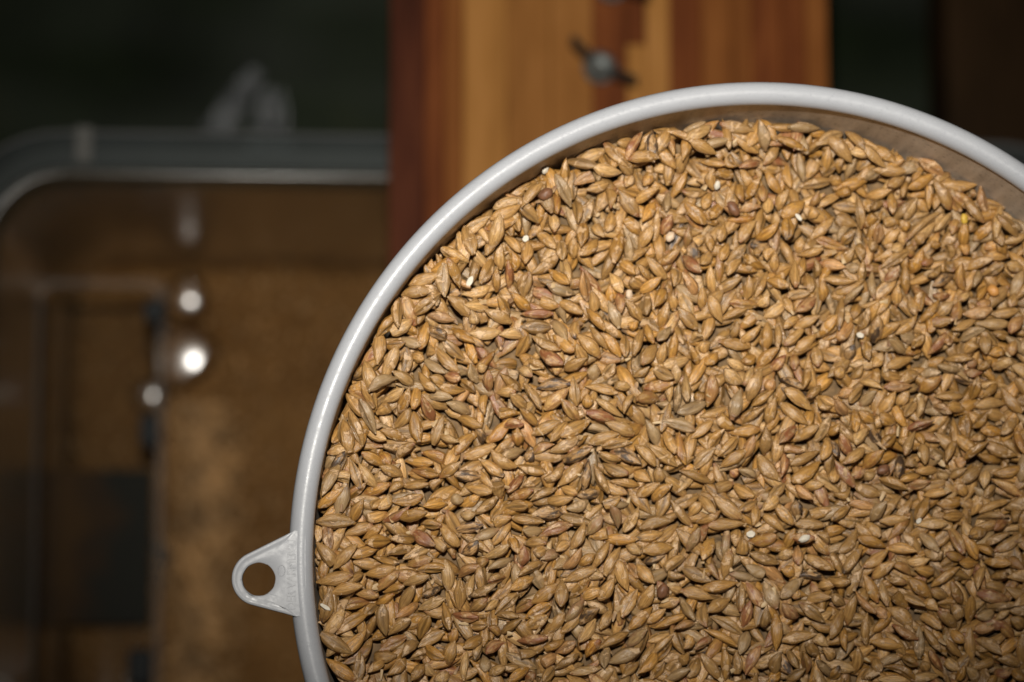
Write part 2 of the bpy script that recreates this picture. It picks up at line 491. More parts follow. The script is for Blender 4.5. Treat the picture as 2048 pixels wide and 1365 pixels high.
# ------------------------------------------------------------------ barley
# tip x, tip y, base x, base y, width (pixels of the photograph), kind (+10: crease side up)
SEEN = np.array([
    649,940,671,907,18,3, 692,885,717,928,22,0, 677,900,688,937,20,2, 768,929,725,907,18,1, 759,902,781,929,17,1, 789,918,827,885,18,0,
    811,922,867,927,20,1, 823,939,878,951,24,1, 700,918,721,977,20,10, 717,929,753,976,22,2, 690,933,684,994,24,6, 666,935,645,962,15,5,
    644,972,660,1008,16,0, 732,968,690,997,20,1, 726,988,776,970,24,1, 759,933,803,950,18,0, 778,983,807,966,18,0, 805,972,855,970,22,4,
    785,1006,845,995,24,1, 847,1012,893,1005,18,1, 785,990,759,1019,22,2, 741,1016,759,1001,15,0, 695,1003,651,1034,24,1, 726,999,701,1045,20,1,
    640,997,646,1027,15,0, 648,1030,635,1083,15,2, 686,1028,668,1058,18,0, 725,1041,772,1028,24,0, 820,1016,772,1045,24,6, 853,1025,801,1036,27,1,
    838,1047,882,1052,22,0, 688,1070,745,1050,24,0, 728,1078,763,1052,20,1, 664,1065,708,1105,22,0, 783,1081,730,1085,26,11, 783,1077,829,1078,26,1,
    825,1061,866,1091,27,16, 900,1105,866,1080,24,2, 703,1114,750,1098,20,1, 776,1107,827,1094,22,10, 651,1080,637,1118,24,0, 657,1102,643,1161,24,1,
    704,1124,761,1131,24,0, 747,1113,798,1126,20,1, 815,1131,862,1117,22,0, 835,1139,893,1135,24,11, 677,1170,726,1146,26,0, 732,1150,790,1137,26,1,
    750,1183,796,1142,26,0, 805,1170,855,1152,24,0, 884,1174,845,1190,20,7, 660,1219,644,1170,24,0, 708,1185,756,1192,22,0, 712,1174,681,1194,18,3,
    739,1203,686,1212,24,11, 750,1210,787,1188,18,1, 770,1186,807,1172,18,1, 829,1170,800,1219,26,4, 789,1236,838,1207,20,5, 889,1197,840,1218,22,12,
    725,1232,754,1210,16,0, 770,1271,763,1210,26,10, 651,1232,714,1236,26,1, 717,1225,728,1280,20,0, 730,1282,752,1232,22,0, 690,1251,700,1296,20,3,
    778,1267,818,1238,24,0, 811,1260,844,1234,20,1, 838,1278,856,1232,24,11, 886,1203,897,1258,22,1, 836,1293,886,1263,26,0, 651,1289,692,1304,18,5,
    673,1322,710,1302,18,0, 688,1329,741,1296,24,10, 759,1302,811,1274,26,0, 803,1311,834,1282,20,0, 846,1291,886,1320,27,1, 823,1316,855,1305,20,0,
    668,1316,690,1355,22,0, 736,1344,768,1322,15,0, 778,1351,811,1318,22,0, 840,1324,867,1351,20,2, 900,1346,871,1362,22,2, 823,1360,847,1331,22,4,
    751,669,780,642,22,5, 795,644,837,671,20,1, 855,644,840,699,20,1, 905,678,857,662,26,7, 949,689,905,656,27,1, 883,678,927,719,24,10,
    802,677,840,693,20,3, 809,688,769,691,22,1, 742,713,798,713,22,0, 817,693,809,752,24,10, 848,719,888,748,24,3, 824,711,848,719,18,0,
    844,699,870,704,16,0, 868,693,916,748,24,0, 723,721,764,768,24,0, 762,744,789,772,24,3, 787,744,829,770,24,2, 837,744,868,785,24,0,
    745,768,694,779,18,0, 764,805,808,779,22,2, 835,770,828,818,20,1, 820,776,798,827,20,1, 842,794,868,841,24,16, 861,754,890,766,18,0,
    930,783,873,772,20,1, 888,750,921,759,16,6, 919,761,950,783,20,1, 903,794,859,792,18,3, 709,823,754,819,27,1, 793,808,754,825,16,0,
    707,827,738,869,22,1, 787,858,820,823,20,4, 826,823,837,884,26,1, 758,858,813,880,22,1, 729,860,771,880,20,2, 685,841,668,889,20,10,
    886,832,866,889,24,0, 917,885,879,869,24,2, 892,805,943,825,24,3, 978,404,952,437,26,0, 934,431,974,464,20,0, 962,475,908,455,20,1,
    914,468,870,508,24,1, 996,464,971,512,20,0, 1028,411,1037,462,22,0, 1009,471,1040,503,24,0, 945,501,974,534,22,2, 916,488,923,521,27,2,
    934,519,896,556,20,10, 855,517,857,572,26,1, 876,512,885,565,24,1, 987,517,963,565,26,0, 1000,492,1000,536,22,0, 1028,506,1033,539,20,1,
    993,537,995,583,22,1, 1015,521,1020,574,22,6, 811,563,857,607,24,1, 811,581,793,611,20,5, 857,572,876,611,22,3, 925,592,982,576,16,2,
    899,594,940,629,27,4, 927,611,978,616,20,2, 995,590,1020,636,22,1, 780,605,821,649,24,7, 839,603,837,649,24,0, 852,629,908,640,20,5,
    969,620,1022,645,26,0, 945,625,952,649,16,2, 898,558,940,576,20,5, 1057,366,1016,406,26,0, 1073,347,1044,365,20,0, 1085,357,1057,394,22,0,
    1127,315,1131,366,26,1, 1192,301,1150,323,22,0, 1194,289,1216,339,26,11, 1233,275,1214,301,26,3, 1275,281,1233,289,20,4, 1303,262,1271,297,22,0,
    1324,252,1309,287,20,1, 1334,252,1344,305,24,0, 1235,295,1263,319,22,1, 1303,293,1261,327,24,2, 1233,303,1226,337,16,0, 1192,321,1196,365,22,3,
    1338,313,1336,370,24,0, 1374,299,1356,345,26,0, 1146,343,1144,398,26,0, 1168,343,1160,370,20,2, 1174,382,1218,366,20,0, 1224,361,1222,414,24,0,
    1113,376,1111,430,26,1, 1087,402,1075,450,26,1, 1075,392,1045,434,26,0, 1026,412,1036,463,22,0, 1006,436,1024,471,20,1, 1103,424,1111,463,22,2,
    1156,448,1154,398,24,0, 1162,493,1168,444,26,11, 1178,436,1206,477,24,0, 1227,420,1214,467,26,0, 1239,384,1277,432,30,10, 1315,376,1273,402,22,0,
    1283,446,1311,404,24,1, 1338,380,1330,426,22,3, 1241,428,1281,467,28,1, 1305,452,1279,495,28,0, 1342,430,1326,467,24,6, 1301,341,1289,374,22,0,
    1265,341,1251,376,22,0, 1257,471,1259,523,22,3, 1376,454,1374,495,22,0, 1073,459,1111,499,24,0, 1198,477,1162,513,26,0, 1235,321,1267,349,26,0,
    1407,242,1366,267,26,3, 1431,238,1403,271,24,1, 1459,236,1463,287,20,0, 1481,236,1520,250,18,5, 1554,258,1522,252,20,0, 1558,260,1589,269,22,4,
    1615,265,1657,267,22,1, 1405,273,1417,313,24,3, 1485,264,1469,293,20,1, 1538,273,1488,307,20,1, 1441,303,1469,335,22,1, 1399,319,1449,331,20,0,
    1526,321,1477,337,22,6, 1479,349,1425,351,28,1, 1560,285,1528,331,22,0, 1591,281,1562,305,22,4, 1621,273,1599,311,24,0, 1651,281,1617,303,20,0,
    1595,305,1607,362,26,3, 1574,325,1577,376,24,1, 1655,297,1653,341,22,1, 1690,311,1676,343,18,1, 1710,317,1694,360,24,3, 1746,315,1716,337,22,0,
    1655,356,1684,366,24,1, 1712,380,1674,388,28,1, 1413,384,1364,386,26,10, 1421,339,1425,378,22,0, 1477,356,1481,406,24,1, 1518,356,1492,398,24,1,
    1526,366,1524,406,22,0, 1423,384,1405,420,22,0, 1447,404,1419,440,24,1, 1368,404,1411,447,28,11, 1451,414,1479,426,26,6, 1518,412,1481,418,22,5,
    1453,440,1508,436,20,1, 1542,388,1530,430,22,2, 1572,382,1556,418,22,0, 1609,404,1564,434,30,1, 1576,430,1574,479,28,1, 1552,426,1550,453,22,0,
    1510,440,1477,483,24,0, 1556,449,1516,479,24,1, 1449,446,1439,483,22,0, 1643,408,1619,436,24,0, 1714,392,1724,457,22,0, 1637,384,1623,412,24,0,
    1708,463,1686,487,22,1, 1732,390,1736,426,18,0, 1417,461,1419,505,28,0, 1667,436,1623,477,24,0, 1045,595,1055,547,30,0, 1057,478,1051,529,26,0,
    1150,589,1093,569,26,13, 1097,537,1138,571,22,1, 1164,545,1176,599,28,5, 1123,476,1123,521,22,0, 1146,476,1148,514,24,0, 1061,597,1117,614,26,1,
    1022,587,1061,620,24,1, 1042,628,1105,628,24,6, 1042,654,1103,654,28,10, 1115,601,1162,626,22,0, 1184,583,1190,624,24,0, 1174,616,1208,658,26,1,
    1218,603,1239,656,26,3, 1295,585,1289,632,30,4, 1307,616,1334,575,26,1, 1233,514,1269,549,26,1, 1293,515,1332,557,24,0, 1275,529,1303,557,22,0,
    1251,559,1287,573,24,4, 1320,557,1283,583,20,1, 1222,547,1243,585,26,2, 1350,575,1352,533,26,0, 1366,547,1394,587,26,5, 1366,510,1400,547,26,6,
    1220,571,1224,605,18,1, 1253,603,1283,638,24,0, 1241,581,1243,624,22,6, 1271,642,1263,660,20,1, 1154,668,1202,713,28,0, 1208,666,1241,713,24,1,
    1107,670,1146,705,26,1, 1063,674,1119,703,26,0, 1057,670,1036,711,22,10, 1135,684,1105,638,24,3, 1156,640,1146,680,26,0, 1180,652,1214,697,24,0,
    1287,658,1267,709,28,0, 1293,648,1305,686,24,1, 1315,686,1283,729,28,0, 1334,606,1322,654,24,1, 1342,654,1315,682,22,3, 1350,668,1344,719,26,1,
    1356,616,1396,658,26,10, 1251,668,1249,713,22,0, 1079,699,1123,731,28,6, 1057,719,1087,735,20,0, 1172,717,1129,739,28,0, 1376,690,1398,729,24,1,
    1328,688,1320,727,24,0, 1152,690,1172,727,24,0, 1354,646,1366,688,24,4, 1358,500,1324,529,24,0, 1000,668,1045,670,18,2, 1344,589,1348,620,20,0,
    1437,504,1439,567,22,1, 1457,488,1441,521,22,0, 1424,500,1402,533,22,0, 1532,537,1485,514,24,1, 1481,517,1453,549,22,0, 1518,482,1515,514,24,0,
    1548,488,1530,519,20,0, 1481,557,1437,581,20,4, 1499,555,1495,597,22,0, 1418,535,1427,589,22,0, 1534,543,1509,595,24,0, 1536,559,1576,573,24,1,
    1548,506,1550,543,20,0, 1590,525,1588,577,22,0, 1611,512,1598,557,24,1, 1629,517,1635,555,20,1, 1689,535,1643,525,24,5, 1695,500,1629,476,24,11,
    1598,510,1643,500,26,0, 1720,525,1722,486,28,4, 1706,498,1687,525,22,0, 1602,476,1596,506,22,0, 1726,523,1724,565,24,0, 1744,541,1746,599,26,3,
    1617,587,1576,591,24,10, 1617,549,1621,585,26,4, 1643,563,1649,603,22,1, 1724,571,1691,608,24,3, 1518,612,1459,606,22,10, 1443,644,1420,593,26,0,
    1404,575,1404,616,26,0, 1439,642,1493,618,24,0, 1524,622,1481,656,22,1, 1538,593,1518,612,22,2, 1590,626,1631,597,30,6, 1570,591,1582,628,22,0,
    1685,593,1677,662,26,1, 1720,605,1704,638,22,1, 1736,616,1720,662,26,0, 1473,644,1465,676,28,0, 1520,654,1483,684,24,0, 1534,646,1532,701,32,1,
    1556,644,1554,694,22,0, 1499,696,1439,682,26,1, 1600,634,1566,654,18,0, 1635,634,1592,654,24,0, 1673,632,1643,668,18,1, 1609,656,1568,692,24,0,
    1633,670,1590,703,24,0, 1414,660,1382,682,22,2, 1410,674,1408,707,24,0, 1439,703,1410,731,22,1, 1554,696,1516,733,26,1, 1570,713,1544,739,24,6,
    1588,707,1588,739,22,0, 1631,692,1635,733,26,0, 1736,676,1734,721,26,4, 1706,690,1695,719,22,7, 1754,632,1752,684,30,7, 1455,721,1487,737,20,2,
    1768,705,1746,735,24,0, 1515,713,1483,725,18,1, 973,734,955,738,22,2, 939,730,953,764,22,3, 999,748,1044,781,24,0, 979,787,975,742,24,6,
    965,774,967,829,26,1, 973,827,1038,825,26,1, 995,785,1030,783,18,0, 1018,787,1054,817,24,0, 1036,734,1064,752,22,2, 1048,766,1082,819,28,0,
    1137,777,1090,819,28,2, 1074,774,1139,766,26,7, 1145,754,1153,811,26,10, 1175,789,1175,815,24,1, 1171,772,1234,785,26,0, 1185,762,1189,730,28,3,
    1206,758,1228,730,26,10, 1125,801,1157,841,26,10, 1244,833,1193,799,24,2, 1232,839,1173,825,24,6, 1181,841,1121,872,30,1, 1038,817,1078,849,26,1,
    1007,853,1046,847,24,6, 1064,870,1119,843,24,0, 1100,884,1133,847,22,0, 1034,857,1036,890,26,1, 949,865,908,908,26,1, 951,849,969,886,24,7,
    914,833,963,855,24,1, 991,892,929,916,26,0, 1052,898,999,916,24,3, 979,904,1030,938,26,0, 1066,902,1054,922,20,7, 1100,906,1157,878,26,0,
    1106,888,1066,904,24,0, 1236,868,1177,886,26,0, 1264,884,1204,892,22,4, 1212,845,1268,868,28,0, 1181,898,1131,922,24,7, 1197,908,1240,922,24,0,
    1280,926,1234,900,30,7, 1034,932,1094,946,28,1, 959,918,1007,952,24,0, 957,936,983,977,22,0, 931,973,983,985,24,0, 918,926,882,954,22,0,
    902,948,961,954,24,7, 987,946,1001,995,30,0, 1050,944,1015,985,22,6, 1048,971,1082,956,22,0, 1080,973,1129,934,26,0, 1117,973,1165,926,28,0,
    1177,920,1167,979,28,7, 1187,930,1216,987,26,0, 1206,928,1252,950,24,0, 1220,963,1278,971,26,0, 1123,975,1155,989,22,0, 1153,993,1200,985,20,7,
    1060,999,1111,975,24,0, 1016,999,1066,981,24,0, 1222,768,1262,775,22,2, 1246,825,1266,789,22,0, 1302,732,1345,760,26,0, 1351,730,1353,766,22,2,
    1349,766,1290,777,26,1, 1325,797,1270,797,26,0, 1373,750,1373,803,26,2, 1418,813,1426,750,28,0, 1357,770,1355,825,22,3, 1401,781,1397,805,24,1,
    1416,805,1355,827,26,13, 1339,807,1321,863,24,0, 1327,841,1389,859,26,13, 1484,768,1448,742,30,2, 1507,734,1488,770,24,2, 1521,740,1497,801,30,0,
    1545,758,1537,781,26,5, 1549,777,1505,811,24,0, 1480,779,1464,839,28,3, 1559,756,1604,777,24,7, 1624,819,1571,777,30,0, 1644,770,1612,799,22,4,
    1614,849,1563,807,28,0, 1547,797,1537,849,24,0, 1418,821,1468,859,26,1, 1527,815,1488,847,22,0, 1460,866,1519,859,24,1, 1381,878,1426,841,24,0,
    1294,843,1317,888,24,3, 1329,857,1349,908,22,0, 1357,866,1367,930,22,1, 1444,859,1420,894,26,0, 1428,896,1389,936,28,0, 1436,914,1478,874,26,0,
    1507,874,1490,914,24,5, 1531,857,1531,908,30,0, 1442,934,1490,902,24,0, 1557,886,1592,853,24,6, 1590,882,1632,853,22,0, 1658,835,1636,882,24,2,
    1355,932,1300,892,26,10, 1272,888,1312,930,24,0, 1557,963,1515,912,30,0, 1640,902,1581,930,22,0, 1640,926,1585,965,30,1, 1563,954,1573,906,24,6,
    1359,942,1424,965,22,1, 1412,985,1466,967,22,0, 1341,967,1304,1001,24,1, 1317,967,1274,993,22,0, 1466,967,1505,997,26,0, 1317,969,1317,936,26,0,
    1478,952,1460,940,22,6, 1478,940,1513,954,22,3, 1537,997,1569,969,24,0, 1624,999,1594,973,26,5, 1646,969,1608,973,22,0, 1606,777,1618,734,24,0,
    1298,736,1270,752,20,0, 1300,963,1270,944,26,0, 1664,827,1638,795,22,0, 1660,876,1646,920,22,0, 920,1014,959,992,22,1, 949,1028,993,996,28,0,
    922,1030,949,1030,18,2, 900,1002,924,998,20,3, 880,1047,916,1093,26,0, 969,1055,1020,1034,22,0, 943,1081,997,1059,22,3, 910,1061,963,1051,24,7,
    924,1111,957,1085,20,7, 967,1117,1016,1093,24,2, 1013,1014,1056,1012,18,0, 1145,998,1094,1004,24,0, 1135,1020,1175,1006,22,3, 1064,1028,1125,1024,28,7,
    1088,1043,1024,1035,28,0, 1080,1071,1143,1047,26,5, 1044,1063,1082,1063,22,3, 1013,1063,1036,1107,28,1, 1048,1093,1046,1130,28,6,
    1171,1045,1145,1099,28,0, 1187,1022,1240,996,24,0, 1175,1069,1202,1034,26,3, 1236,1063,1183,1073,24,0, 1212,1002,1256,1010,20,3,
    1240,1055,1224,1010,24,3, 1278,1018,1248,1063,26,2, 1111,1103,1139,1083,20,0, 1048,1087,1092,1085,22,0, 1064,1113,1090,1097,18,0,
    1080,1117,1119,1105,22,3, 975,1136,1026,1117,22,3, 914,1154,957,1128,26,5, 892,1121,898,1182,26,2, 953,1123,975,1123,22,4, 1036,1150,1086,1125,26,0,
    1106,1140,1139,1111,22,3, 1163,1099,1129,1140,26,5, 1218,1083,1185,1136,28,0, 1240,1095,1208,1150,26,0, 1129,1162,1191,1138,24,0,
    1254,1180,1236,1123,28,0, 1011,1154,977,1162,22,0, 1018,1180,1066,1156,26,0, 991,1170,941,1194,22,0, 945,1152,935,1198,22,2, 920,1160,920,1217,24,10,
    989,1227,1036,1188,28,0, 969,1223,999,1200,24,2, 1064,1208,1113,1170,28,0, 1125,1162,1121,1212,28,4, 1141,1198,1177,1158,22,0,
    1206,1180,1167,1194,28,0, 1226,1160,1200,1200,26,0, 1169,1198,1131,1243,28,3, 1052,1237,1104,1208,26,1, 1028,1225,1066,1202,24,0,
    1274,1178,1242,1233,28,10, 906,1231,955,1237,24,6, 987,1231,1036,1233,18,0, 1046,1257,1092,1235,26,0, 1195,1214,1159,1247,28,7,
    1224,1221,1200,1257,26,0, 941,1223,973,1198,22,4, 1258,1128,1280,1156,24,5, 1252,1089,1280,1105,24,2, 1187,1109,1161,1130,22,1,
    1341,1002,1383,1053,26,0, 1399,988,1428,1028,24,0, 1428,994,1482,1037,30,0, 1379,1032,1399,1006,24,0, 1345,1039,1280,1053,24,4,
    1327,1067,1272,1077,22,0, 1347,1095,1286,1101,28,1, 1397,1057,1377,1101,26,3, 1416,1047,1397,1083,22,6, 1317,1146,1369,1113,28,0,
    1327,1113,1286,1128,22,7, 1397,1047,1438,1026,22,0, 1488,1047,1416,1051,22,0, 1519,1000,1478,1022,20,0, 1513,1008,1507,1051,26,4,
    1527,1020,1557,994,28,2, 1549,1006,1585,1049,24,0, 1569,1063,1525,1028,26,0, 1602,1034,1660,1020,24,0, 1652,1051,1590,1047,22,0,
    1594,1037,1592,1004,24,7, 1499,1085,1551,1075,26,1, 1468,1093,1478,1059,26,4, 1484,1125,1486,1075,26,4, 1401,1121,1428,1077,28,1,
    1448,1158,1460,1099,26,0, 1559,1128,1499,1107,28,0, 1547,1160,1492,1132,24,3, 1418,1162,1369,1138,28,10, 1583,1075,1626,1077,22,6,
    1587,1059,1573,1095,22,1, 1598,1091,1594,1130,22,5, 1555,1117,1585,1103,22,2, 1668,1140,1610,1113,24,0, 1563,1138,1590,1148,22,1,
    1594,1148,1654,1156,24,7, 1306,1166,1276,1132,26,0, 1606,1156,1561,1196,26,3, 1474,1166,1403,1178,28,1, 1424,1196,1363,1180,26,0,
    1306,1170,1280,1219,28,0, 1315,1164,1333,1192,26,6, 1337,1174,1363,1180,22,0, 1482,1164,1480,1223,24,4, 1494,1164,1523,1214,26,6,
    1529,1164,1553,1217,30,3, 1412,1223,1458,1200,26,0, 1321,1212,1357,1200,22,0, 1361,1196,1389,1241,26,3, 1561,1208,1596,1237,26,6,
    1650,1245,1600,1206,26,0, 1660,1192,1614,1200,24,0, 1594,1180,1588,1198,22,0, 1672,1168,1638,1172,22,0, 1310,1257,1369,1231,22,1,
    1329,1219,1296,1245,24,0, 1408,1206,1405,1255,26,0, 1531,1214,1529,1257,26,4, 1499,1204,1488,1251,24,6, 1349,1257,1389,1247,22,5,
    1636,1065,1658,1085,24,0, 1507,1006,1503,990,20,5, 1315,1150,1365,1154,20,4, 1751,509,1740,480,19,0, 1690,533,1719,539,19,3, 1761,537,1816,503,27,10,
    1797,535,1774,562,21,6, 1810,528,1814,587,27,1, 1843,501,1826,545,27,1, 1870,516,1841,530,21,1, 1826,486,1816,518,23,1, 1782,503,1805,491,21,2,
    1843,562,1839,621,27,1, 1782,590,1753,627,21,0, 1755,604,1740,642,21,1, 1793,571,1795,613,19,0, 1822,589,1828,632,19,0, 1708,638,1675,680,29,5,
    1774,619,1765,655,21,0, 1761,676,1795,646,23,1, 1837,632,1793,670,23,0, 1879,602,1841,646,27,1, 1854,648,1904,640,21,4, 1904,606,1879,629,25,2,
    1885,531,1854,556,21,0, 1911,547,1866,571,23,7, 1917,528,1929,581,29,1, 1961,537,1946,573,21,3, 1978,568,1950,602,23,1, 1982,518,1934,535,23,1,
    1898,480,1902,516,27,10, 1930,476,1929,509,23,1, 1870,484,1873,497,19,1, 1942,585,1915,604,17,2, 1904,590,1864,594,17,6, 1919,604,1908,644,23,0,
    1984,604,1953,611,21,5, 1927,630,1982,621,27,5, 2039,621,1984,630,21,0, 1953,648,2018,648,23,2, 1955,638,1904,663,23,0, 1858,709,1892,667,27,6,
    1965,657,1925,678,23,3, 1982,667,2020,672,25,4, 1957,678,1930,707,25,0, 1972,707,1969,672,27,4, 1978,707,2010,703,23,1, 2047,632,2018,663,27,5,
    1854,661,1822,697,21,0, 1797,672,1835,682,21,3, 1774,678,1814,705,23,3, 1826,716,1772,735,23,0, 1890,718,1940,718,23,0, 2037,712,1991,737,27,2,
    1988,720,1953,741,21,0, 1887,718,1856,730,21,1, 1932,733,1955,722,19,6, 1965,552,2005,530,23,10, 2014,509,1993,484,21,1, 2049,537,2014,530,25,2,
    2035,587,2022,613,21,0, 1896,670,1898,690,19,5, 2031,682,2020,709,21,0, 1890,522,1906,543,19,1, 1688,734,1670,754,26,0, 1725,732,1704,758,20,0,
    1759,752,1802,756,16,4, 1842,744,1798,764,26,0, 1880,744,1846,748,22,3, 1880,756,1840,781,30,1, 1925,744,1876,734,22,3, 1961,748,1931,746,20,6,
    1824,772,1769,774,22,15, 1729,772,1696,805,24,0, 1763,777,1725,762,20,2, 1749,781,1723,811,22,3, 1709,781,1678,791,22,5, 1789,787,1759,827,26,0,
    1840,772,1838,835,24,2, 1816,785,1796,809,24,0, 1783,803,1808,853,22,1, 1834,801,1808,833,24,0, 1870,793,1929,791,26,10, 1901,827,1870,811,22,5,
    1935,819,1891,811,24,0, 1943,803,1955,756,24,1, 2002,766,1959,795,26,1, 2010,805,1951,811,26,0, 2002,777,2040,827,26,1, 1931,882,1933,827,28,11,
    1973,825,1949,857,24,1, 2034,837,2004,868,22,0, 2008,866,1961,861,24,1, 2046,910,2034,859,26,1, 2032,914,1971,888,28,0, 2008,922,1955,914,26,1,
    1971,884,1931,916,24,1, 1913,880,1889,920,26,0, 1919,906,1921,936,26,5, 1884,888,1862,932,26,3, 1848,928,1846,888,32,4, 1830,865,1808,910,26,0,
    1846,890,1834,866,22,1, 1715,817,1713,866,22,1, 1698,833,1668,803,24,5, 1751,847,1719,825,22,1, 1791,849,1759,831,26,1, 1680,849,1660,870,20,1,
    1864,843,1818,859,24,6, 1735,857,1705,888,26,2, 1737,859,1763,888,22,7, 1684,868,1705,910,24,6, 1793,868,1763,894,22,1, 1880,882,1844,866,24,5,
    1804,910,1795,954,28,7, 1763,900,1729,936,28,1, 1733,894,1690,926,24,0, 1660,878,1674,914,24,7, 1670,922,1707,973,24,6, 1725,928,1709,957,26,6,
    1755,938,1779,944,22,6, 1838,926,1810,926,22,0, 1880,940,1830,942,22,0, 1842,950,1800,959,24,1, 1812,977,1763,957,26,0, 1858,965,1818,973,22,5,
    1901,952,1874,950,22,2, 1931,936,1899,954,24,0, 1967,928,1925,965,26,0, 1965,975,1975,940,24,2, 1988,950,2042,938,24,1, 1986,957,2042,991,24,0,
    1996,971,1967,993,26,0, 1707,971,1759,991,28,0, 1937,993,1915,969,22,0, 1899,983,1850,991,24,0, 1702,981,1672,993,24,0, 1672,940,1664,965,22,0,
    1749,948,1729,957,20,2, 1977,872,1939,880,20,0, 1702,1012,1662,1039,24,0, 1692,1002,1747,1016,22,5, 1769,1002,1745,1041,26,3, 1727,1049,1672,1039,26,0,
    1818,1037,1761,1043,26,0, 1860,992,1832,1037,30,1, 1830,1049,1893,1047,26,2, 1939,1002,1874,1010,24,1, 1949,1030,1955,994,18,0,
    2024,1000,1957,1024,26,0, 1957,1035,2008,1032,22,0, 2048,1039,2026,1026,28,4, 2020,1039,1984,1059,22,5, 1931,1030,1882,1037,22,0,
    1980,1059,1933,1073,26,0, 2016,1067,1973,1089,24,4, 2046,1067,1992,1105,26,0, 1717,1061,1680,1109,22,0, 1771,1093,1717,1075,26,1,
    1725,1095,1686,1146,28,0, 1660,1093,1682,1146,22,0, 1777,1101,1729,1136,20,0, 1787,1123,1747,1156,24,0, 1806,1063,1842,1109,24,0,
    1830,1101,1777,1095,22,0, 1838,1061,1874,1103,24,3, 1901,1055,1925,1105,26,0, 1927,1069,1957,1117,26,1, 1953,1089,1986,1107,24,1,
    1899,1119,1850,1103,24,0, 1931,1117,1891,1109,24,1, 1856,1121,1818,1126,20,2, 1826,1138,1874,1146,24,1, 1917,1134,1864,1172,26,1,
    1957,1126,1917,1128,22,1, 1971,1123,2020,1126,26,1, 2046,1138,2016,1117,22,1, 1951,1178,1969,1134,28,0, 2030,1146,1988,1156,24,0,
    1723,1136,1696,1190,24,0, 1660,1158,1698,1166,28,10, 1729,1148,1755,1204,26,1, 1763,1162,1771,1210,18,2, 1713,1184,1747,1227,24,5,
    1707,1194,1696,1247,24,0, 1694,1212,1660,1190,22,0, 1771,1172,1816,1217,26,1, 1864,1196,1818,1158,28,1, 1777,1214,1824,1249,30,4,
    1848,1210,1808,1190,24,0, 1897,1194,1862,1182,24,0, 1899,1164,1927,1208,26,0, 1941,1190,1941,1245,26,1, 2016,1200,1955,1186,28,6,
    1975,1216,2024,1212,16,4, 1840,1223,1882,1257,24,0, 1917,1257,1876,1223,26,0, 1925,1243,1907,1210,26,4, 1953,1235,1988,1227,24,3,
    1992,1241,2016,1223,22,2, 2022,1235,2048,1255,26,4, 1749,1216,1773,1235,18,5, 1735,1045,1759,1073,24,0, 1769,1152,1810,1166,20,0,
    1824,1148,1787,1128,24,0, 1876,1219,1848,1202,20,0, 1714,275,1756,309,22,1, 1810,311,1778,335,19,1, 1822,314,1812,342,20,0, 1765,336,1734,357,22,3,
    1780,338,1800,345,22,4, 1816,348,1773,376,20,0, 1817,362,1804,394,19,0, 1853,328,1824,365,22,0, 1858,340,1856,418,25,1, 1904,357,1887,376,19,4,
    1914,369,1919,398,19,6, 1948,398,1938,379,19,4, 1867,418,1884,384,19,0, 1782,382,1734,393,17,0, 1785,381,1783,430,22,1, 1831,399,1812,440,22,2,
    1768,396,1739,421,20,0, 1759,421,1732,452,20,1, 1884,421,1812,479,25,0, 1800,442,1817,461,17,1, 1906,425,1870,464,20,2, 1918,437,1901,467,22,4,
    1962,399,1929,444,20,0, 1997,406,1955,432,20,0, 2023,442,1994,425,17,2, 2047,459,2019,447,20,3, 1987,444,1951,479,25,1, 1951,435,1941,464,19,0,
    1926,445,1929,493,24,1, 1992,452,2001,493,25,4, 1797,461,1771,486,20,0, 1758,449,1756,486,22,5, 1846,466,1836,488,19,0, 1792,435,1768,452,19,0,
    1044,1237,1002,1269,24,4, 1088,1271,1127,1230,24,0, 1158,1286,1192,1242,22,2, 1195,1298,1256,1266,27,0, 1171,1315,1197,1278,22,1,
    1305,1215,1258,1259,22,1, 1300,1315,1346,1271,24,0, 1219,1325,1278,1300,27,3, 1293,1257,1256,1293,24,3, 1036,1283,1092,1276,22,6,
    1014,1313,1075,1305,24,0, 1075,1305,1127,1281,24,1, 1114,1305,1149,1286,20,5, 1073,1335,1114,1310,24,5, 1109,1337,1158,1308,27,4,
    1202,1337,1141,1347,24,2, 968,1274,926,1296,24,1, 912,1257,902,1283,22,1, 1007,1283,970,1305,22,6, 965,1286,948,1320,20,2, 934,1303,926,1361,24,2,
    907,1283,895,1327,29,4, 970,1313,970,1344,24,3, 1061,1335,1017,1361,24,1, 978,1349,1009,1335,20,2, 1002,1337,1039,1332,17,4, 1280,1347,1315,1308,22,1,
    1241,1357,1278,1327,22,0, 1205,1337,1214,1298,22,3, 1354,1332,1378,1310,22,0, 1112,1332,1085,1364,22,0, 1051,1364,1070,1347,24,6,
    1334,1361,1376,1337,27,3, 1302,1359,1327,1325,22,1, 931,1252,973,1249,15,0, 975,1254,1002,1266,17,1, 1423,1232,1483,1266,26,0,
    1411,1258,1473,1292,21,1, 1392,1259,1370,1297,22,0, 1389,1297,1425,1278,22,6, 1402,1307,1440,1359,22,0, 1452,1360,1450,1300,26,1,
    1476,1362,1473,1304,22,0, 1490,1348,1519,1292,24,6, 1553,1300,1553,1229,24,1, 1479,1307,1496,1266,26,3, 1631,1268,1565,1280,27,0,
    1686,1220,1661,1277,26,0, 1688,1300,1690,1258,22,1, 1654,1290,1626,1271,21,2, 1643,1314,1608,1288,22,4, 1678,1326,1647,1297,24,0,
    1575,1297,1594,1336,22,0, 1555,1304,1548,1348,26,0, 1616,1350,1606,1304,21,1, 1608,1338,1577,1360,19,4, 1563,1341,1537,1364,19,1,
    1401,1316,1377,1355,24,4, 1715,1295,1714,1345,21,0, 1659,1360,1679,1335,22,1, 1631,1319,1662,1350,22,3, 1732,1227,1731,1291,24,0,
